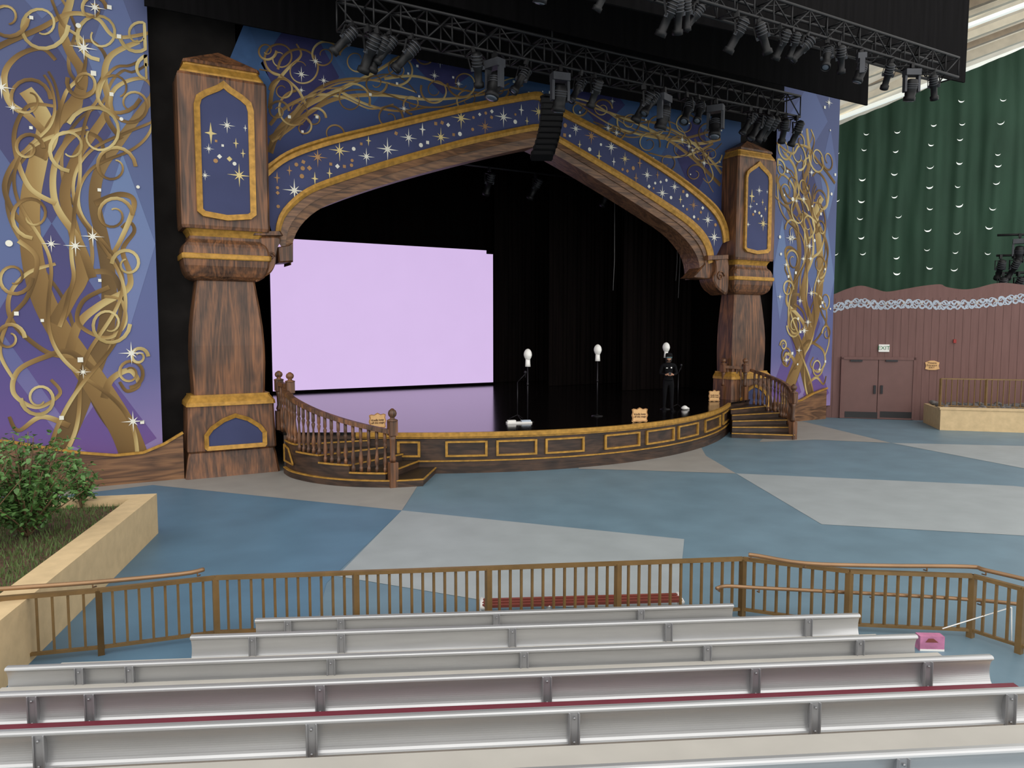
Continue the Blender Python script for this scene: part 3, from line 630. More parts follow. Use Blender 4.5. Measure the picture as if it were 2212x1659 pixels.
# ---------------------------------------------------------------- trusses
def truss(x0,x1,Y,z0,h,lab):
    m=M(); w=h
    for y in (Y-w/2,Y+w/2):
        for z in (z0,z0+h): m.tube([(x0,y,z),(x1,y,z)],.03,8)
    n=int((x1-x0)/.5)
    for i in range(n+1):
        x=x0+(x1-x0)*i/n
        for y in (Y-w/2,Y+w/2): m.tube([(x,y,z0),(x,y,z0+h)],.016,6)
        for z in (z0,z0+h): m.tube([(x,Y-w/2,z),(x,Y+w/2,z)],.016,6)
        if i<n:
            x2=x0+(x1-x0)*(i+1)/n; a,b_=(z0,z0+h) if i%2 else (z0+h,z0)
            for y in (Y-w/2,Y+w/2): m.tube([(x,y,a),(x2,y,b_)],.016,6)
            for z in (z0,z0+h): m.tube([(x,Y-w/2 if i%2 else Y+w/2,z),(x2,Y+w/2 if i%2 else Y-w/2,z)],.016,6)
    m.obj('lighting_truss',[TRM],label=lab,category='truss',group='overhead lighting trusses')
truss(4.1,15.7,13.06,8.5,.5,'black box truss carrying stage spotlights above stage front')
truss(4.2,17.2,10.0,8.85,.42,'black box truss carrying spotlights below large black border')
def spot_template(kind):
    parts=[]
    m=M(); m.box(-.04,.04,-.05,.05,-.1,.04); m.lathe([(.02,-.16),(.02,-.1)],(0,0,0),8); parts.append(('clamp',m,[FIX]))
    m=M()
    if kind==0:
        m.box(-.17,.17,-.02,.02,-.18,-.155); m.box(-.17,-.15,-.02,.02,-.46,-.155); m.box(.15,.17,-.02,.02,-.46,-.155); parts.append(('yoke',m,[FIX]))
        T=Matrix.Rotation(math.radians(35),3,'X')
        m=M(); m.lathe([(.06,.34),(.11,.3),(.12,.1),(.12,.0),(.09,-.06),(.09,-.3),(.12,-.32),(.12,-.42),(.105,-.42),(.105,-.38)],(0,0,-.44),14,0,T)
        for k in (.05,.12,.19,.26): m.lathe([(.13,k),(.13,k+.02)],(0,0,-.44),14,1,T)
        m.box(-.16,.16,-.03,.03,-.05,.03,1,Matrix.Translation((0,0,-.44))@T.to_4x4()); parts.append(('housing',m,[FIX,FIXG]))
        m=M(); m.lathe([(.1,-.395),(.06,-.41),(.01,-.415)],(0,0,-.44),14,0,T); parts.append(('lens',m,[LENS]))
    else:
        m.box(-.2,.2,-.12,.12,-.3,-.14,0); m.box(-.21,-.15,-.07,.07,-.72,-.3,0); m.box(.15,.21,-.07,.07,-.72,-.3,0); parts.append(('yoke',m,[FIXG]))
        T=Matrix.Rotation(math.radians(18),3,'X')
        m=M(); m.lathe([(.06,.24),(.12,.22),(.145,.1),(.145,-.08),(.13,-.2),(.15,-.22),(.15,-.32),(.135,-.32)],(0,0,-.62),16,0,T); 
        for k in (0,.05,.1): m.lathe([(.152,k),(.152,k+.02)],(0,0,-.62),16,1,T)
        parts.append(('head',m,[FIX,FIXG]))
        m=M(); m.lathe([(.13,-.325),(.08,-.345),(.01,-.35)],(0,0,-.62),14,0,T); parts.append(('lens',m,[LENS]))
    return parts
TPL={}
def fixture(kind,loc,rz,sc=1.0,lab=None,grp='overhead stage spotlights',tilt=0):
    nm='stage_spotlight' if kind==0 else 'moving_head_light'
    e=empty(nm,loc,lab or ('black ellipsoidal spotlight clamped under lighting truss' if kind==0 else 'dark moving-head light hung under lighting truss'),'spotlight',grp)
    e.rotation_euler=(tilt*.3,tilt,rz); e.scale=(sc,)*3
    if kind not in TPL:
        TPL[kind]=[mm.obj(n,ms,e,local=True) for n,mm,ms in spot_template(kind)]
        for o in TPL[kind]: o.location=(0,0,0)
    else:
        for o in TPL[kind]: clone(o,e,(0,0,0))
ZT1=8.48;ZT2=8.83
for px,k in [(752,0),(785,0),(805,0),(832,0),(878,0),(1008,0),(1055,1),(1124,0),(1195,1),(1240,0),(1268,0),(1374,0),(1390,0),(1418,1),(1466,0),(1492,0),(1530,1),(1605,0),(1625,0),(1642,0),(1662,0),(1682,0),(1704,0)]:
    p=onY(px,200,13.06); fixture(k,(p.x,12.81,ZT1),random.uniform(-1.2,2.2) if px>900 else random.uniform(.3,.9),random.uniform(.72,.95) if k==0 else .92,tilt=random.uniform(-.4,.4) if k==0 else 0)
for px,k in [(1090,0),(1155,1),(1203,0),(1285,0),(1418,0),(1434,0),(1452,0),(1484,0),(1570,0),(1618,0),(1662,0),(1690,0),(1722,0),(1766,0),(1790,0),(1840,1),(1908,0),(1950,1),(1998,0)]:
    p=onY(px,150,10.0); fixture(k,(p.x,9.79,ZT2),random.uniform(-1.2,2.2),random.uniform(.6,.85),tilt=random.uniform(-.45,.45) if k==0 else 0)
m=M(); m.tube([(4,21,8.3),(19,21,8.3)],.03); m.obj('lighting_pipe',[TRM],label='dark pipe across stage interior holding small lights',category='pipe')
for px in (815,1057,1157,1312):
    p=onY(px,430,21); fixture(0,(p.x,21,8.27),random.uniform(-.5,.5),1.0,'dark spotlight hanging inside black stage house','interior stage lights')
for px in (1327,1463,1469):
    a=onY(px,500,19.5); zb=2.9+random.uniform(0,.8); m=M(); m.tube([(a.x,19.5,7.6),(a.x+.02,19.5,5.5),(a.x-.01,19.52,zb+1.2)],.008,6); m.obj('hanging_cable',[WIRE],label='thin cable hanging inside dark stage house',category='cable')
# line array
x=onY(1192,220,15).x; z=8.62; ang=-.02; y=15.0
la=empty('line_array_speaker',(x,15,7.1),'curved hanging column of black loudspeaker cabinets above stage front','speaker')
m=M(); m.box(x-.25,x+.25,14.88,15.12,8.62,8.67); m.tube([(x,15,8.67),(x,15,13.4)],.02,6); m.obj('rigging_bumper',[TRM],la)
for i in range(10):
    m=M(); T=Matrix.Translation((x,y,z-.07))@Matrix.Rotation(-.45,4,'Z')@Matrix.Rotation(-ang,4,'X')
    m.box(-.245,.245,-.12,.12,-.06,.06,0,T); m.box(-.21,.21,-.13,-.12,-.045,.045,1,T); m.box(-.265,-.245,-.09,.09,-.05,.05,1,T); m.box(.245,.265,-.09,.09,-.05,.05,1,T)
    m.obj('speaker_cabinet',[FIX,TRM],la); z-=.14*math.cos(ang); y+=.14*math.sin(ang)*.8; x-=.10*math.sin(ang); ang+=.05
# ---------------------------------------------------------------- fence, door, green wall
FA=cw(11.25,26.8); FD=(R*3.44-FH*1.0).normalized(); FN=Vector((FD.y,-FD.x,0))
if FN.dot(C-FA)<0: FN=-FN
FR=math.atan2(FD.y,FD.x)
def onF(x,y,o=0): return onP(x,y,FA+FN*o,FN)
top=[(1783,638),(1800,636),(1830,624),(1860,617),(1890,624),(1915,630),(1950,625),(1990,618),(2030,614),(2045,620),(2080,625),(2110,622),(2150,612),(2185,612),(2230,617),(2300,612)]
TP=cr([onF(x,y) for x,y in top],4); m=M(); bot=[Vector((TP[-1].x,TP[-1].y,0)),Vector((TP[0].x,TP[0].y,0))]
m.prism(TP+bot,-FN*.15,0)
for i in range(60):
    s=i*.24+.1; p=TP[0]+FD*s; p.z=0
    if (p-TP[0]).length>0 and (p-bot[0]).dot(FD)<0:
        zt=min(q.z for q in TP)-.02
        m.bar(p+FN*.002,p+FN*.002+Vector((0,0,zt-.1)),.012,.004,1)
cl=cr([onF(x,y,.006) for x,y in [(1797,668),(1850,655),(1900,660),(1960,657),(2040,660),(2120,656),(2212,645),(2290,640)]],10)
cl=resamp(cl,300)
for sgn in (1,-1):
    m.ribbon([p+Vector((0,0,sgn*.13*math.sin(i*.34))) for i,p in enumerate(cl)],.05,FN,2)
for i in range(4,296,6):
    c=cl[i]+Vector((0,0,.08*(1 if (i//6)%2 else -1)))+FN*.003
    P=[c+(FD*math.cos(a*.5)+AZ*math.sin(a*.5))*(.11-.007*a) for a in range(13)]; m.ribbon(P,.032,FN,2)
    if i%24==4: m.star(c+AZ*.14,FD,AZ,.07,3,5)
    m.disc(cl[i]-AZ*.07*(1 if (i//6)%2 else -1)+FN*.005,FD,AZ,.04,2,8)
m.obj('wooden_fence_wall',[FBR,FGR,SCRL,PALE],label='tall brown plank fence with wavy top and painted scroll border',category='fence')
c0=onF(1897,903); dd_=empty('double_door',Vector((c0.x,c0.y,0)),'brown double exit doors with black kick plates set in fence','door')
def fbox(m,x0,y0,x1,y1,o0,o1,mi=0):
    P=[onF(x0,y0,0),onF(x1,y0,0)]; z1=(P[0].z+P[1].z)/2; z0=(onF(x0,y1).z+onF(x1,y1).z)/2; z0=max(.01,z0)
    a=P[0]+FN*o0; b_=P[1]+FN*o0; q=FN*(o1-o0)
    vs=[Vector((v.x,v.y,z)) for z in (z0,z1) for v in (a,b_,b_+q,a+q)]
    m.add(vs,[(0,1,2,3),(4,5,6,7),(0,1,5,4),(1,2,6,5),(2,3,7,6),(3,0,4,7)],mi)
for x0_,x1_,hx in ((1822,1896.5,1888),(1898,1973,1903)):
    m=M(); fbox(m,x0_,777,x1_,906,.02,.07); lf=m.obj('door_leaf',[DBR],dd_)
    m=M(); fbox(m,x0_+2,889,x1_-2,902,.072,.08); m.obj('kick_plate',[KICK],lf)
    m=M(); fbox(m,hx-2,832,hx+3,850,.072,.12); m.obj('handle',[CHR],lf)
    m=M(); fbox(m,x0_+14,777,x0_+40,781,.072,.13); m.obj('door_closer',[CHR],lf)
m=M(); fbox(m,1817,772,1822,906,.0,.1); fbox(m,1973,772,1978,906,.0,.1); fbox(m,1817,771,1978,777,.0,.1); m.obj('door_frame',[FBR],dd_)
p=onF(1909.5,752,.05); e=empty('exit_sign',Vector((p.x,p.y,p.z-.12)),'white exit sign with green letters above double doors','sign')
m=M(); fbox(m,1898,744,1921,760,.0,.05); m.obj('sign_plate',[WHT],e); text('EXIT',.19,p+FN*.004+Vector((0,0,0)),(math.pi/2,0,FR),GREENL,e)
p=onF(2013,789,.04); e=empty('entrance_sign',Vector((p.x,p.y,p.z-.15)),'small ornate tan sign with dark lettering on brown fence','sign')
m=M(); P=[onF(x,y,0) for x,y in [(1998,783),(2003,781),(2008,779),(2018,779),(2023,781),(2029,783),(2027,790),(2029,797),(2020,799),(2006,799),(1998,797),(2000,790)]]
m.prism(P,FN*.04,0); m.obj('sign_board',[SIGN],e); text('Theatre\nEntrance\nEXIT',.09,p+FN*.006,(math.pi/2,0,FR),INK,e,sp=.9)
m=M(); fbox(m,2059,733,2065,741,.0,.06); m.obj('alarm_box',[RED],label='small red alarm box on brown fence',category='alarm')
GA=FA-FN*4
def onG(x,y,o=0): return onP(x,y,GA+FN*o,FN)
m=M(); A=onG(1740,300); B=onG(2340,50); N=130; NZ=20
vs=[];fs=[]
for i in range(N+1):
    t=i/N; p=A.lerp(B,t)
    for j in range(NZ+1):
        q=j/NZ; s=t*16; h_=q*9
        w=FN*(.14*NZE.noise(Vector((s*1.1,h_*.12,1)))+.07*NZE.noise(Vector((s*2.6,h_*.5,4)))); vs.append(Vector((p.x,p.y,p.z*q))+w)
m.add(vs,[(i*(NZ+1)+j,(i+1)*(NZ+1)+j,(i+1)*(NZ+1)+j+1,i*(NZ+1)+j+1) for i in range(N) for j in range(NZ)],0,True)
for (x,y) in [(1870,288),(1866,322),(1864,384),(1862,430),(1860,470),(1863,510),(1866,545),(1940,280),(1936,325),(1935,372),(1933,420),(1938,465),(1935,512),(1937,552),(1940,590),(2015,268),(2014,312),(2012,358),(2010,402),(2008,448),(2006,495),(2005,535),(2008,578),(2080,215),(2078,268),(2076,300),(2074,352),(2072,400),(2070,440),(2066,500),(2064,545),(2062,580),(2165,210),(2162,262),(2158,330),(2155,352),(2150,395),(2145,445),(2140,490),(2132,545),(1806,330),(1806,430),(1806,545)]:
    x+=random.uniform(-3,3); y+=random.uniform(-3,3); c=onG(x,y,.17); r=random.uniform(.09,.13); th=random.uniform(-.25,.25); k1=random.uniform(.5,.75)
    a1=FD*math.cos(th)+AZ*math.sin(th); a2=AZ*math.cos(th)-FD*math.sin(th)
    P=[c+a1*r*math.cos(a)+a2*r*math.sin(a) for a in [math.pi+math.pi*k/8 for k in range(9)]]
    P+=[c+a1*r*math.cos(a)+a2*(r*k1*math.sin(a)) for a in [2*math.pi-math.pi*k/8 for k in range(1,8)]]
    m.poly(P,1)  # glowing crescent painted on the tarp as daylight through a vent
m.obj('green_tarp_wall',[TAR,LITW],label='dark green tarpaulin wall with crescent vent slits of painted daylight behind fence',category='tarpaulin',recalc=False)
# roof eave beams upper right
m=M()
def onDp(x,y,d): r=ray(x,y); return C+r*d
m.poly([onDp(1700,330,33),onDp(2400,20,31),onDp(2400,-500,16),onDp(1500,-200,20)],0)
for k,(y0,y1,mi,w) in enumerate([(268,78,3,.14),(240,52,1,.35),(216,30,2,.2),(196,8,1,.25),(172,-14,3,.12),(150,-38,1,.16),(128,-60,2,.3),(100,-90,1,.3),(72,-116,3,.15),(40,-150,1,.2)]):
    a=onDp(1780,y0,31-k*.9); b_=onDp(2360,y1-30,29-k*.9); m.bar(a,b_,.3,w,mi)  # brightest bars glow, painting daylight along the roof edges
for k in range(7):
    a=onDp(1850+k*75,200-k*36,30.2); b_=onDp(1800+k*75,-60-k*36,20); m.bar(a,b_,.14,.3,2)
m.obj('roof_1',[mat('glowing_roof_membrane',(210,200,182),.7,emis=.3,var=.2,scale=.8),CREAM,CREAMD,LITW],kind='structure',recalc=False)  # membrane given its own glow to paint in daylight brightness
# ---------------------------------------------------------------- right planter with rail
PA=onZ(2030,929); PD=(onZ(2212,935)-PA).normalized(); PN=Vector((PD.y,-PD.x,0)); 
if PN.dot(C-PA)<0: PN=-PN
e=empty('raised_planter',PA+PD*2.5,'long beige stucco planter with rocks in front of fence','planter')
m=M(); L=5; q=[PA,PA+PD*L,PA+PD*L-PN*2,PA-PN*2]; m.prism(q,(0,0,.66),0); m.prism([v+Vector((0,0,.66)) for v in [PA+PN*.03-PD*.03,PA+PD*L+PN*.03,PA+PD*L-PN*.3,PA-PN*.3-PD*.03]],(0,0,.06),0); m.obj('planter_wall',[STUC],e)
m=M()
for i in range(260):
    p=PA+PD*random.uniform(.1,L-.1)-PN*random.uniform(.35,1.9); r=random.uniform(.05,.12)
    m.lathe([(r*.4,0),(r,r*.4),(r*.8,r*.9),(r*.2,r*1.1)],p+Vector((0,0,.66)),5)
m.obj('rocks',[ROCK],e,kind='stuff')
def simple_rail(pts,h,name,lab,spacing=.135,grp=None,z0=0.0,hand=None,bw=.012):
    g=empty(name,(pts[0]+pts[-1])/2+Vector((0,0,z0)),lab,'railing',grp)
    pts=[Vector((p.x,p.y,z0)) for p in pts]
    m=M()
    for a,b_ in zip(pts[:-1],pts[1:]): m.bar(a+AZ*h,b_+AZ*h,.055,.038)
    m.obj('top_rail',[BRZ],g); m=M()
    for a,b_ in zip(pts[:-1],pts[1:]): m.bar(a+AZ*.08,b_+AZ*.08,.035,.03)
    m.obj('bottom_rail',[BRZ],g)
    t=None
    for p in pts:
        if t is None:
            m=M(); m.box(p.x-.03,p.x+.03,p.y-.03,p.y+.03,z0,z0+h); t=m.obj('post',[BRZ],g); c0=t.location.copy()
        else: clone(t,g,c0+(p-pts[0]))
    t=None
    for a,b_ in zip(pts[:-1],pts[1:]):
        n=max(2,round((b_-a).length/spacing))
        for i in range(1,n):
            p=a.lerp(b_,i/n)
            if t is None:
                m=M(); w=bw; m.box(p.x-w,p.x+w,p.y-w,p.y+w,z0+.08,z0+h-.01); t=m.obj('baluster',[BRZ],g); cb=t.location.copy(); pb=p.copy()
            else: clone(t,g,cb+(p-pb))
    if hand:
        for H,rr in hand:
            m=M(); m.tube(H,rr,10)
            for p in H[2:-2:6]: m.tube([p,p-AZ*.05,p-AZ*.06+FH*.06],.008,6)
            m.obj('handrail',[COP],g,label='round copper-coloured handrail')
    return g
simple_rail([PA+PD*s-PN*.5 for s in (.1,1.4,2.7,4.0,4.9)],.95,'planter_railing','thin dark railing standing behind beige planter wall',.16,z0=.66)
pb=onF(2206,900,-.8); pb.z=0
m=M(); m.tube([pb,pb+AZ*6.7],.06,8)
for zz in (6.45,5.75,5.15): m.tube([pb+AZ*zz-FD*1.0,pb+AZ*zz+FD*.6],.04,8)
m.obj('lighting_pole',[TRM],label='dark vertical pole with crossbars holding spotlights behind fence',category='pole')
for s,zz,k in ((-.35,6.45,1),(.2,6.45,1),(-.9,5.75,0),(-.5,5.75,0),(.1,5.75,0),(-.8,5.15,0),(-.35,5.15,0)): 
    p=pb+FD*s+FN*.1; fixture(k,(p.x,p.y,zz-.02 ),FR+random.uniform(-.3,.6),1.0,'dark spotlight mounted on pole above brown fence','pole spotlights')
# ---------------------------------------------------------------- left planter
h=.64; K1=onZ(342,1152); K2=onZ(20,1478)
A=Vector((K1.x,K1.y,0)); B=Vector((K2.x,K2.y,0)); dB=(A-B).normalized(); nl=Vector((-dB.y,dB.x,0))
if nl.dot(R)>0: nl=-nl
farD=(onZ(60,1076,h)-onZ(338,1064,h)); farD.z=0; farD.normalize()
B2=B-dB*1.5
Ccor=A+farD*5; Dcor=B2+nl*5
th=.32
e=empty('raised_planter',(A+B)/2+nl*1.5,'beige stucco planter with grass and leafy shrubs beside stage','planter')
m=M(); inn_a=A-dB*th+nl*th
m.prism([A,B2,B2+nl*th,A-dB*th*1.0+nl*th],(0,0,h),0); m.prism([A,A-dB*th+nl*th,Ccor-dB*th,Ccor],(0,0,h),0)
m.obj('planter_wall',[STUC],e)
m=M(); m.prism([inn_a+AZ*.3,B2+nl*th+AZ*.3,Dcor+AZ*.3,Ccor-dB*th+AZ*.3],(0,0,.24),0); m.obj('soil',[SOIL],e)
m=M(); 
for i in range(12000):
    s=random.uniform(.35,6.5); t=random.uniform(.36,3.2)
    p=A-dB*s+nl*t+AZ*.54
    if math.sin(p.x*2.3)+math.sin(p.y*1.9+1)>.35: continue
    a=random.uniform(0,6.28); d=Vector((math.cos(a),math.sin(a),0)); hh=random.uniform(.04,.1)
    m.add([p-d*.007,p+d*.007,p+AZ*hh+Vector((random.uniform(-.03,.03),random.uniform(-.03,.03),0))],[(0,1,2)],0)
m.obj('grass',[GRS],e,kind='stuff',recalc=False)
def shrub(basep,H,W,nb,nl_,lab):
    g=empty('leafy_shrub',basep,lab,'shrub','planter shrubs'); m=M(); tips=[]
    for i in range(nb):
        a=random.uniform(0,6.28); rr=W*random.uniform(.2,1); hh=H*random.uniform(.4,1)*(1-.25*(rr/W)**2)
        e1=basep+Vector((math.cos(a)*rr*.35,math.sin(a)*rr*.35,hh*.45)); e2=basep+Vector((math.cos(a)*rr,math.sin(a)*rr,hh))
        m.tube(cr([basep,e1,e2],4),[.014-.0011*k for k in range(9)],5); tips.append((e1,e2))
    m.obj('branches',[BARK],g)
    m=M()
    for i in range(nl_):
        e1,e2=random.choice(tips); t=random.uniform(-.3,1.08); c=e1.lerp(e2,t)+Vector([random.gauss(0,.06) for _ in range(3)])
        if c.z<basep.z+.03: continue
        d=Vector((random.gauss(0,1),random.gauss(0,1),random.gauss(-.2,.5))).normalized(); u=d.cross(Vector((random.gauss(0,.3),random.gauss(0,.3),1))).normalized(); n=u.cross(d)
        s=random.uniform(.032,.062); 
        vs=[c,c+d*s*.5+u*s*.55+n*s*.12,c+d*s*1.2+u*s*.4,c+d*s*1.7-n*s*.2,c+d*s*1.2-u*s*.4,c+d*s*.5-u*s*.55+n*s*.12,c+d*s*.8-n*s*.1]
        m.add(vs,[(0,1,6),(1,2,6),(2,3,6),(3,4,6),(4,5,6),(5,0,6)],0)
    m.obj('leaves',[LEAF],g,kind='stuff',recalc=False)
shrub(onZ(60,1160,.54),1.42,.74,80,2700,'bushy green shrub with broad leaves growing in planter')
shrub(onZ(176,1098,.54),.95,.3,18,420,'small upright green shrub at planter corner')
shrub(onZ(-70,1200,.54),1.4,.6,45,1300,'bushy green shrub with broad leaves growing in planter')
# ---------------------------------------------------------------- bleachers
TB=.082; BD=(R+FH*TB).normalized(); BN=Vector((BD.y,-BD.x,0))
if BN.dot(FH)>0: BN=-BN
cP,sP=math.cos(PIT),math.sin(PIT)
def tpx(x,d,z=.8): a=(x-1106)/FP; return a*(d*cP+(CH-z)*sP)/(1-TB*a*cP)
def bp(t,d,z): return R*t+FH*(d+TB*t)+AZ*z
rows=[(7.1,.475,552,1583,[623,737,1072,1383]),(6.4,.62,413,1855,[547,738,1106,1442,1743]),(5.7,.715,15,1978,[175,283,716,1131,1525,1853]),(5.0,.85,-150,2140,[75,198,693,1180,1628,1998]),(4.3,.96,-330,2330,[-300,90,675,1238,1755,2175]),(3.52,1.065,-500,2600,[-180,620,1300,1942,2450])]
HB=.24
PROF=[(-.012,0),(.012,.0),(.026,-.003),(.034,-.010),(.036,-.02),(.032,-.028),(.024,-.03)]
def carc(u,o): return o-.026*math.sin(math.pi*u/14)**.7
PROF+=[(carc(u,.022),-.03-(HB-.062)*u/14) for u in range(1,14)]+[(.024,-HB+.032),(.036,-HB+.026),(.036,-HB),(.026,-HB),(.026,-HB+.02),(.016,-HB+.026)]
PROF+=[(carc(u,.012),-.03-(HB-.062)*u/14) for u in range(13,0,-1)]+[(.012,-.03),(-.012,-.02)]
for ri,(d,z,xl,xr,br) in enumerate(rows):
    t0=tpx(xl,d,z); t1=tpx(xr,d,z); red=ri==4
    sc='red seat plank' if red else 'grey seat plank'
    tz=max(.03,z-.62)
    e=empty('bleacher_bench',bp((t0+t1)/2,d+.2,tz),'long aluminium bleacher bench with curved backrest and '+sc,'bench','aluminium bleacher benches')
    m=M(); a=bp(t0,d,z); b_=bp(t1,d,z); A_=[a+BN*o+AZ*zz for o,zz in PROF]; m.prism(A_,b_-a,0)
    m.obj('backrest',[ALU],e)
    m=M(); sz=z-.31; s0,s1=.12,(.5 if ri==0 else .6 if red else .66); cs=[bp(t0,d+s0,sz),bp(t1,d+s0,sz),bp(t1,d+s1,sz),bp(t0,d+s1,sz)]; m.prism(cs,(0,0,.03),0)
    for k in (s0+.01,s1-.022): m.prism([bp(t0,d+k,sz-.05),bp(t1,d+k,sz-.05),bp(t1,d+k+.012,sz-.05),bp(t0,d+k+.012,sz-.05)],(0,0,.05),0)
    m.obj('seat',[SEATR if red else SEATG],e)
    for x in br:
        t=tpx(x,d,z); w=.028; m=M()
        c=bp(t,d,z)
        m.prism([c-BD*w+BN*o+AZ*zz for o,zz in ((.038,-.022),(.04,-HB-.004),(.0,-HB-.01),(-.02,-HB-.01),(-.02,-.022))],BD*2*w,0)
        for sgn in (-1,1): m.bar(c+BN*.044+BD*w*sgn+AZ*-.02,c+BN*.044+BD*w*sgn+AZ*(-HB-.004),.008,.016,0)
        m.bar(c+AZ*(-HB+.02),bp(t,d,tz),.05,.03,0); m.bar(bp(t,d,sz-.03),bp(t,d+.5,sz-.03),.05,.05,0); m.bar(bp(t,d+.3,sz-.03),bp(t,d+.3,tz),.05,.05,0)
        for zz in (-.05,-HB+.04): 
            q=c+BN*.046+AZ*zz; m.tube([q,q+BN*.006],.008,8)
        m.obj('support_bracket',[ALUD],e)
m=M()
for ri,(d,z,xl,xr,br) in enumerate(rows):
    t0=tpx(xl,d,z)-.35; t1=tpx(xr,d,z)+.35; tz=max(.03,z-.62)
    q=[bp(t0,d-.02,0),bp(t1,d-.02,0),bp(t1,d+.68,0),bp(t0,d+.68,0)]; m.prism(q,(0,0,tz),0)
m.obj('bleacher_platform',[TAND],label='tan stepped platform under aluminium benches',category='platform')
def rp(x,y,zt=.66): p=onZ(x,y,zt); return Vector((p.x,p.y,0))
G='bronze crowd railings'
HL=[onZ(x,y,.78) for x,y in [(-150,1283),(0,1272),(200,1258),(390,1240),(440,1230)]]
simple_rail([rp(-190,1310),rp(8,1292),rp(213,1275)],.66,'crowd_railing','bronze metal railing beside planter with copper handrail',.135,G,hand=[(cr(HL,4),.022)])
simple_rail([rp(213,1275),rp(465,1248),rp(768,1237),rp(1055,1227),rp(1335,1217),rp(1605,1207)],.66,'crowd_railing','long bronze metal railing in front of benches',.122,G)
HR=[onZ(x,y,.74) for x,y in [(1617,1198),(1640,1201),(1740,1217),(1900,1222),(2090,1224),(2130,1232),(2260,1262)]]
HM=[onZ(x,y,.40) for x,y in [(1548,1271),(1570,1266),(1640,1270),(1800,1278),(1970,1287),(2120,1297),(2260,1312)]]
simple_rail([rp(1605,1207),rp(1835,1234),rp(2102,1244),rp(2208,1272),rp(2380,1310)],.66,'crowd_railing','bronze metal railing with copper handrails beside wheelchair ramp',.122,G,hand=[(cr(HR,4),.022),(cr(HM,4),.02)])
# low red slatted bench
a=cw(-.34,8.22); b_=cw(1.95,8.4)
e=empty('slatted_bench',(a+b_)/2,'low maroon slatted bench with white end caps behind railing','bench')
v=(b_-a).normalized(); nn=Vector((-v.y,v.x,0))
for k in range(3):
    m=M(); m.bar(a+nn*(.07*k-.08)+AZ*(.12+.006*k),b_+nn*(.07*k-.08)+AZ*(.12+.006*k),.052,.03); m.obj('slat',[MAR],e)
for s in (.0,.33,.67,1.0):
    p=a.lerp(b_,s); m=M(); m.tube([p-nn*.11+AZ*.10,p+nn*.1+AZ*.13],.028 if s in (0,1.0) else .012,10); m.box(p.x-.02,p.x+.02,p.y-.02,p.y+.02,0,.11); m.obj('end_cap' if s in (0,1.0) else 'cross_bracket',[WHT],e)
p=onZ(2010,1402); T=Matrix.Translation(p)@Matrix.Rotation(-YAW-.05,4,'Z')
m=M(); m.box(-.13,.11,-.05,.05,0,.15,0,T); m.poly([T@Vector(q) for q in ((-.08,-.052,.09),(.05,-.052,.09),(.0,-.052,.13),(-.05,-.052,.13))],1); m.box(-.13,.11,-.053,-.05,.0,.02,2,T)
m.obj('cardboard_box',[PINK,MAR,WHT],label='small pink printed box on floor beside railing',category='box')
m=M(); m.tube([onZ(2036,1358,.2),onZ(2110,1335,.26),onZ(2185,1312,.32)],.006,6); m.tube([onZ(2185,1312,.32),onZ(2185,1390,0)],.006,6); m.obj('white_stick',[WHT],label='thin white cord strung beside pink box',category='cord')
# ---------------------------------------------------------------- stage signs
def stagesign(px,py,w,h_,lab,rz=0,ts=.075):
    p=onZ(px,py,.925); e=empty('stage_sign',p,lab,'sign','keep off the stage signs'); e.rotation_euler=(0,0,rz)
    out=[(-.5,.06),(-.42,.0),(-.2,.04),(0,.0),(.2,.04),(.42,0),(.5,.06),(.46,.3),(.52,.5),(.46,.72),(.5,.94),(.38,1.0),(.2,.95),(.1,1.02),(0,1.08),(-.1,1.02),(-.2,.95),(-.38,1.0),(-.5,.94),(-.46,.72),(-.52,.5),(-.46,.3)]
    m=M(); m.prism([Vector((x*w,0,z*h_)) for x,z in out],(0,.02,0),0); 
    n=len(out)
    for i in range(n):
        a=out[i]; b2=out[(i+1)%n]; m.bar(Vector((a[0]*w*.93,-.004,.02+a[1]*h_*.93)),Vector((b2[0]*w*.93,-.004,.02+b2[1]*h_*.93)),.01,.01,1)
    o=m.obj('sign_board',[SIGN,SIGD],e,local=True); o.location=(0,0,0)
    m=M(); m.prism([Vector((0,.02,0)),Vector((0,.15,0)),Vector((0,.02,h_*.8))],(.02,0,0)); o=m.obj('easel_leg',[SIGD],e,local=True); o.location=(0,0,0)
    text('Kindly keep\noff the stage',ts,Vector((0,-.008,h_*.5))+wloc(e),(math.pi/2,0,0),INK,e)
stagesign(1382,912,.42,.34,'ornate tan sign reading kindly keep off the stage',-.25,.066)
stagesign(1543,867,.38,.34,'ornate tan sign standing near far end of stage',-.3,.06)
stagesign(816,926,.42,.34,'ornate tan sign standing behind stair balustrade',.1,.066)
# ---------------------------------------------------------------- mannequin head stands
def mhead(c,s):
    m=M(); n=14; k=18; vs=[];fs=[]
    for i in range(n+1):
        ph=math.pi*i/n
        for j in range(k):
            th=2*math.pi*j/k; x=math.sin(ph)*math.cos(th); y=math.sin(ph)*math.sin(th); z=math.cos(ph)
            rx=.078;ry=.098;rz=.125
            if z<0: rx*=1+.28*z; ry*=1+.15*z
            px=x*rx; py=y*ry; pz=z*rz
            if y<-.7 and abs(x)<.22 and -.25<z<.15: py-=.022*(1-abs(x)/.22)
            if y<-.6 and .05<z<.25 and .15<abs(x)<.5: py+=.01
            vs.append(Vector((px,py,pz))*s+c)
    for i in range(n):
        for j in range(k): fs.append((i*k+j,i*k+(j+1)%k,(i+1)*k+(j+1)%k,(i+1)*k+j))
    m.add(vs,fs,0,True); m.lathe([(.055*s,-.24*s),(.05*s,-.18*s),(.045*s,-.07*s)],c,12); return m
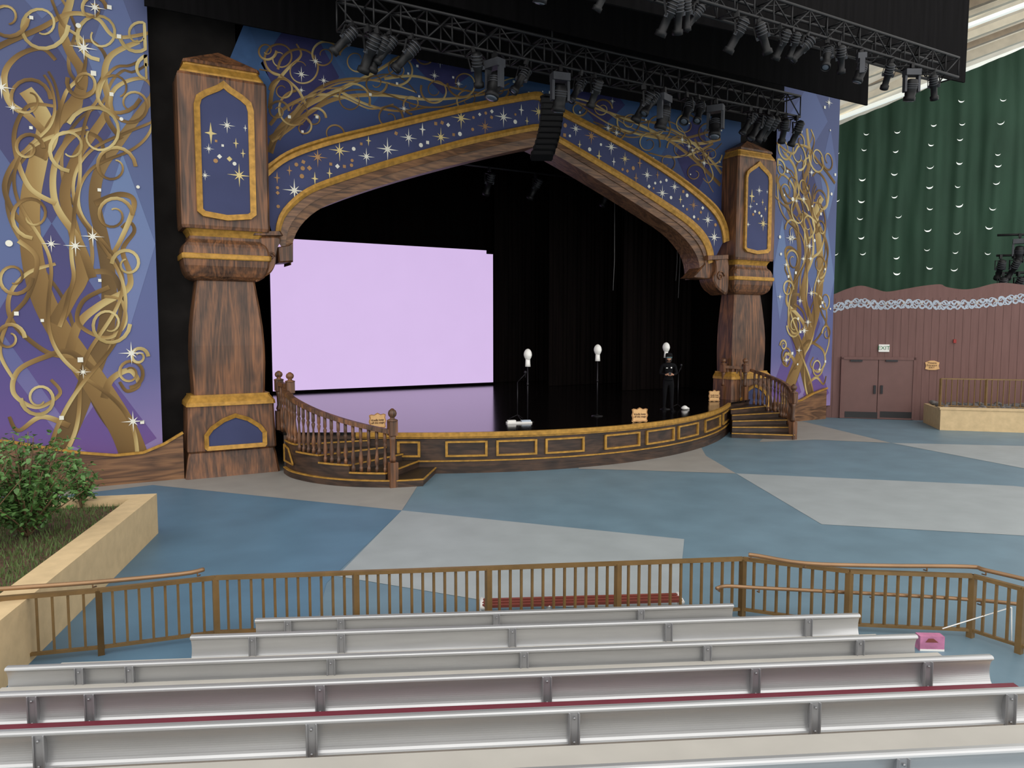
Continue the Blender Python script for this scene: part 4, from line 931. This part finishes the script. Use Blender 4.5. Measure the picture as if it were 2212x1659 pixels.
def stand(px,py,Hh,lab):
    p=onZ(px,py,.92); e=empty('mannequin_head_stand',p,lab,'stand','white mannequin head stands')
    m=M(); m.lathe([(.15,0),(.15,.015),(.04,.03),(.02,.06)],p,20); m.obj('base',[CHR],e)
    m=M(); m.tube([p+AZ*.03,p+AZ*(Hh-.36)],.012,8); m.tube([p+AZ*.9,p+AZ*.98],.02,8); m.obj('pole',[CHR],e)
    m=mhead(p+AZ*(Hh-.135),1.2); m.obj('head',[WHT],e,label='plain white foam mannequin head')
stand(1140,912,1.80,'white mannequin head on thin black stand on stage')
stand(1290,899,1.88,'white mannequin head on tall black stand at centre stage')
stand(1437,884,1.90,'white mannequin head on black stand beside person')
def mic(px,py,Hh,boom,lab):
    p=onZ(px,py,.92); e=empty('microphone_stand',p,lab,'stand')
    m=M()
    for k in range(3):
        a=2.1*k+.4; m.tube([p+AZ*.12,p+Vector((math.cos(a)*.22,math.sin(a)*.22,.01))],.008,6)
    m.obj('tripod_base',[CHR],e); m=M(); m.tube([p+AZ*.1,p+AZ*Hh],.01,8); m.obj('pole',[CHR],e)
    q=p+AZ*Hh; r=q+Vector((boom*.7,-boom*.4,.22)); m=M(); m.tube([q,r],.008,6); m.lathe([(.012,-.1),(.015,0),(.03,.02),(.03,.05),(.01,.075)],r,10); m.obj('microphone',[CHR],e)
mic(1118,906,.95,.25,'black tripod microphone stand beside mannequin head stand')
mic(1464,882,1.0,.1,'black tripod microphone stand beside person on stage')
p=onZ(1122,914,.92); T=Matrix.Translation(p)@Matrix.Rotation(-.3,4,'Z')
m=M(); m.box(-.32,.3,-.09,.09,0,.035,0,T); m.box(-.3,-.1,-.07,.05,.035,.08,0,T); m.box(.05,.28,-.05,.07,.035,.07,1,T); m.obj('equipment_tray',[WHT,SCRL],label='flat white tray with small items on stage',category='tray')
p=onZ(1479,885,.92); m=M(); m.lathe([(.03,0),(.09,.02),(.1,.06),(.06,.1),(.02,.12)],p,10); m.tube([p+Vector((.0,0,.04)),p+Vector((.18,.03,.02))],.03,8); m.obj('crumpled_towel',[WHT],label='small crumpled white cloth on stage floor',category='cloth')
# ---------------------------------------------------------------- person
def build_person(loc,rz,sc):
    J={};E=[]
    def j(n,x,y,z,r): J[n]=(x,y,z,r)
    j('pel',0,0,.86,.125); j('wai',0,0,1.0,.125); j('che',0,-.01,1.2,.14); j('uch',0,0,1.32,.11); j('nek',0,0,1.41,.05); j('hd0',0,-.01,1.48,.07); j('hd1',0,-.015,1.56,.088); j('hd2',0,-.005,1.62,.07)
    ch=[('pel','wai'),('wai','che'),('che','uch'),('uch','nek'),('nek','hd0'),('hd0','hd1'),('hd1','hd2')]
    for s,sg in (('L',-1),('R',1)):
        j('sh'+s,sg*.17,0,1.34,.062); j('el'+s,sg*.235,.03,1.09,.045); j('wr'+s,sg*.1,-.2,1.07,.028); j('pa'+s,sg*.055,-.25,1.08,.03)
        j('hi'+s,sg*.09,0,.80,.088); j('kn'+s,sg*.1,-.01,.46,.06); j('an'+s,sg*.11,.02,.09,.042); j('to'+s,sg*.125,-.15,.035,.035)
        ch+=[('uch','sh'+s),('sh'+s,'el'+s),('el'+s,'wr'+s),('wr'+s,'pa'+s),('pel','hi'+s),('hi'+s,'kn'+s),('kn'+s,'an'+s),('an'+s,'to'+s)]
        for k in range(5):
            zz=1.10-.016*k; 
            if k==4: j('f%d'%k+s,sg*.06,-.27,1.11,.009); j('g%d'%k+s,sg*.03,-.285,1.12,.008)
            else: j('f%d'%k+s,sg*.03,-.28,zz,.009); j('g%d'%k+s,sg*.0+sg*.006,-.262-.004*k,zz-.004,.008)
            ch+=[('pa'+s,'f%d'%k+s),('f%d'%k+s,'g%d'%k+s)]
    names=list(J); me=bpy.data.meshes.new('p'); me.from_pydata([J[n][:3] for n in names],[(names.index(a),names.index(b_)) for a,b_ in ch],[])
    bm=bmesh.new(); bm.from_mesh(me); ly=bm.verts.layers.skin.verify(); bm.verts.ensure_lookup_table()
    for i,n in enumerate(names):
        r=J[n][3]
        bm.verts[i][ly].radius=(r,r*(.8 if n in('pel','wai','che','uch') else 1)); bm.verts[i][ly].use_root=(n=='pel')
    bm.to_mesh(me); bm.free()
    o=bpy.data.objects.new('p',me); S.collection.objects.link(o); o.modifiers.new('s','SKIN'); sb=o.modifiers.new('u','SUBSURF'); sb.levels=2; sb.render_levels=2
    dg=bpy.context.evaluated_depsgraph_get(); m2=bpy.data.meshes.new_from_object(o.evaluated_get(dg)); bpy.data.objects.remove(o)
    e=empty('person',loc,'person in black uniform and dark cap standing with hands together','person'); e.rotation_euler=(0,0,rz); e.scale=(sc,)*3
    m2.materials.clear(); m2.materials.append(CLO); m2.materials.append(SKIN)
    for p in m2.polygons:
        c=p.center; p.use_smooth=True; p.material_index=1 if (c.z>1.425 or (c.y<-.205 and c.z>1.0)) else 0
    for v in m2.vertices:
        c=v.co
        if c.z>1.5 and c.z<1.56 and c.y<-.07 and abs(c.x)<.018: c.y-=.018
    bo=bpy.data.objects.new('body',m2); S.collection.objects.link(bo); bo.parent=e
    def part(m,n,ms):
        q=m.obj(n,ms,e,local=True); q.location=(0,0,0)
    m=M(); m.lathe([(.098,1.585),(.1,1.6),(.102,1.64),(.085,1.68),(.03,1.69)],(0,-.005,0),16); m.lathe([(.1,0),(.12,.0),(.1,.012)],(0,-.045,1.588),16); part(m,'cap',[CLO])
    m=M(); m.box(-.07,.07,-.108,-.08,1.545,1.58); m.box(-.085,-.07,-.1,.02,1.557,1.57); m.box(.07,.085,-.1,.02,1.557,1.57); part(m,'glasses',[TEAL])
    m=M(); m.lathe([(.085,1.44),(.095,1.5),(.097,1.59)],(0,.018,0),14); part(m,'hair',[mat('dark_hair',(30,24,20),.7)])
    m=M(); m.lathe([(.138,.9),(.14,.95)],(0,0,0),18); part(m,'belt',[CLO])
    m=M(); m.disc((.06,-.128,1.27),AX,AZ,.022,0,10); m.box(-.09,-.04,-.13,-.125,1.25,1.27,0); part(m,'badge',[WHT])
    m=M(); m.box(-.035,.035,-.29,-.272,1.075,1.15); part(m,'handheld_device',[CHR])
    for sg in (-1,1):
        m=M(); m.box(sg*.12-.045,sg*.12+.045,-.2,.07,0.0,.03); m.lathe([(.05,0.0),(.05,.1)],(sg*.112,.02,0),10); part(m,'shoe',[CLO])
build_person(onZ(1443,888,.92),-.6,.965)
# ---------------------------------------------------------------- light
w=bpy.data.worlds.new('world'); S.world=w; w.use_nodes=True; nt=w.node_tree; bg=nt.nodes['Background']
bg.inputs[0].default_value=(1,.985,.96,1); bg.inputs[1].default_value=1.3
sd=bpy.data.lights.new('soft_daylight','SUN'); sd.energy=1.35; sd.angle=math.radians(90); sd.color=(1,.97,.93)
so=bpy.data.objects.new('soft_daylight',sd); S.collection.objects.link(so); so.rotation_euler=(math.radians(58),0,math.radians(-18)); so.location=(0,-5,15)
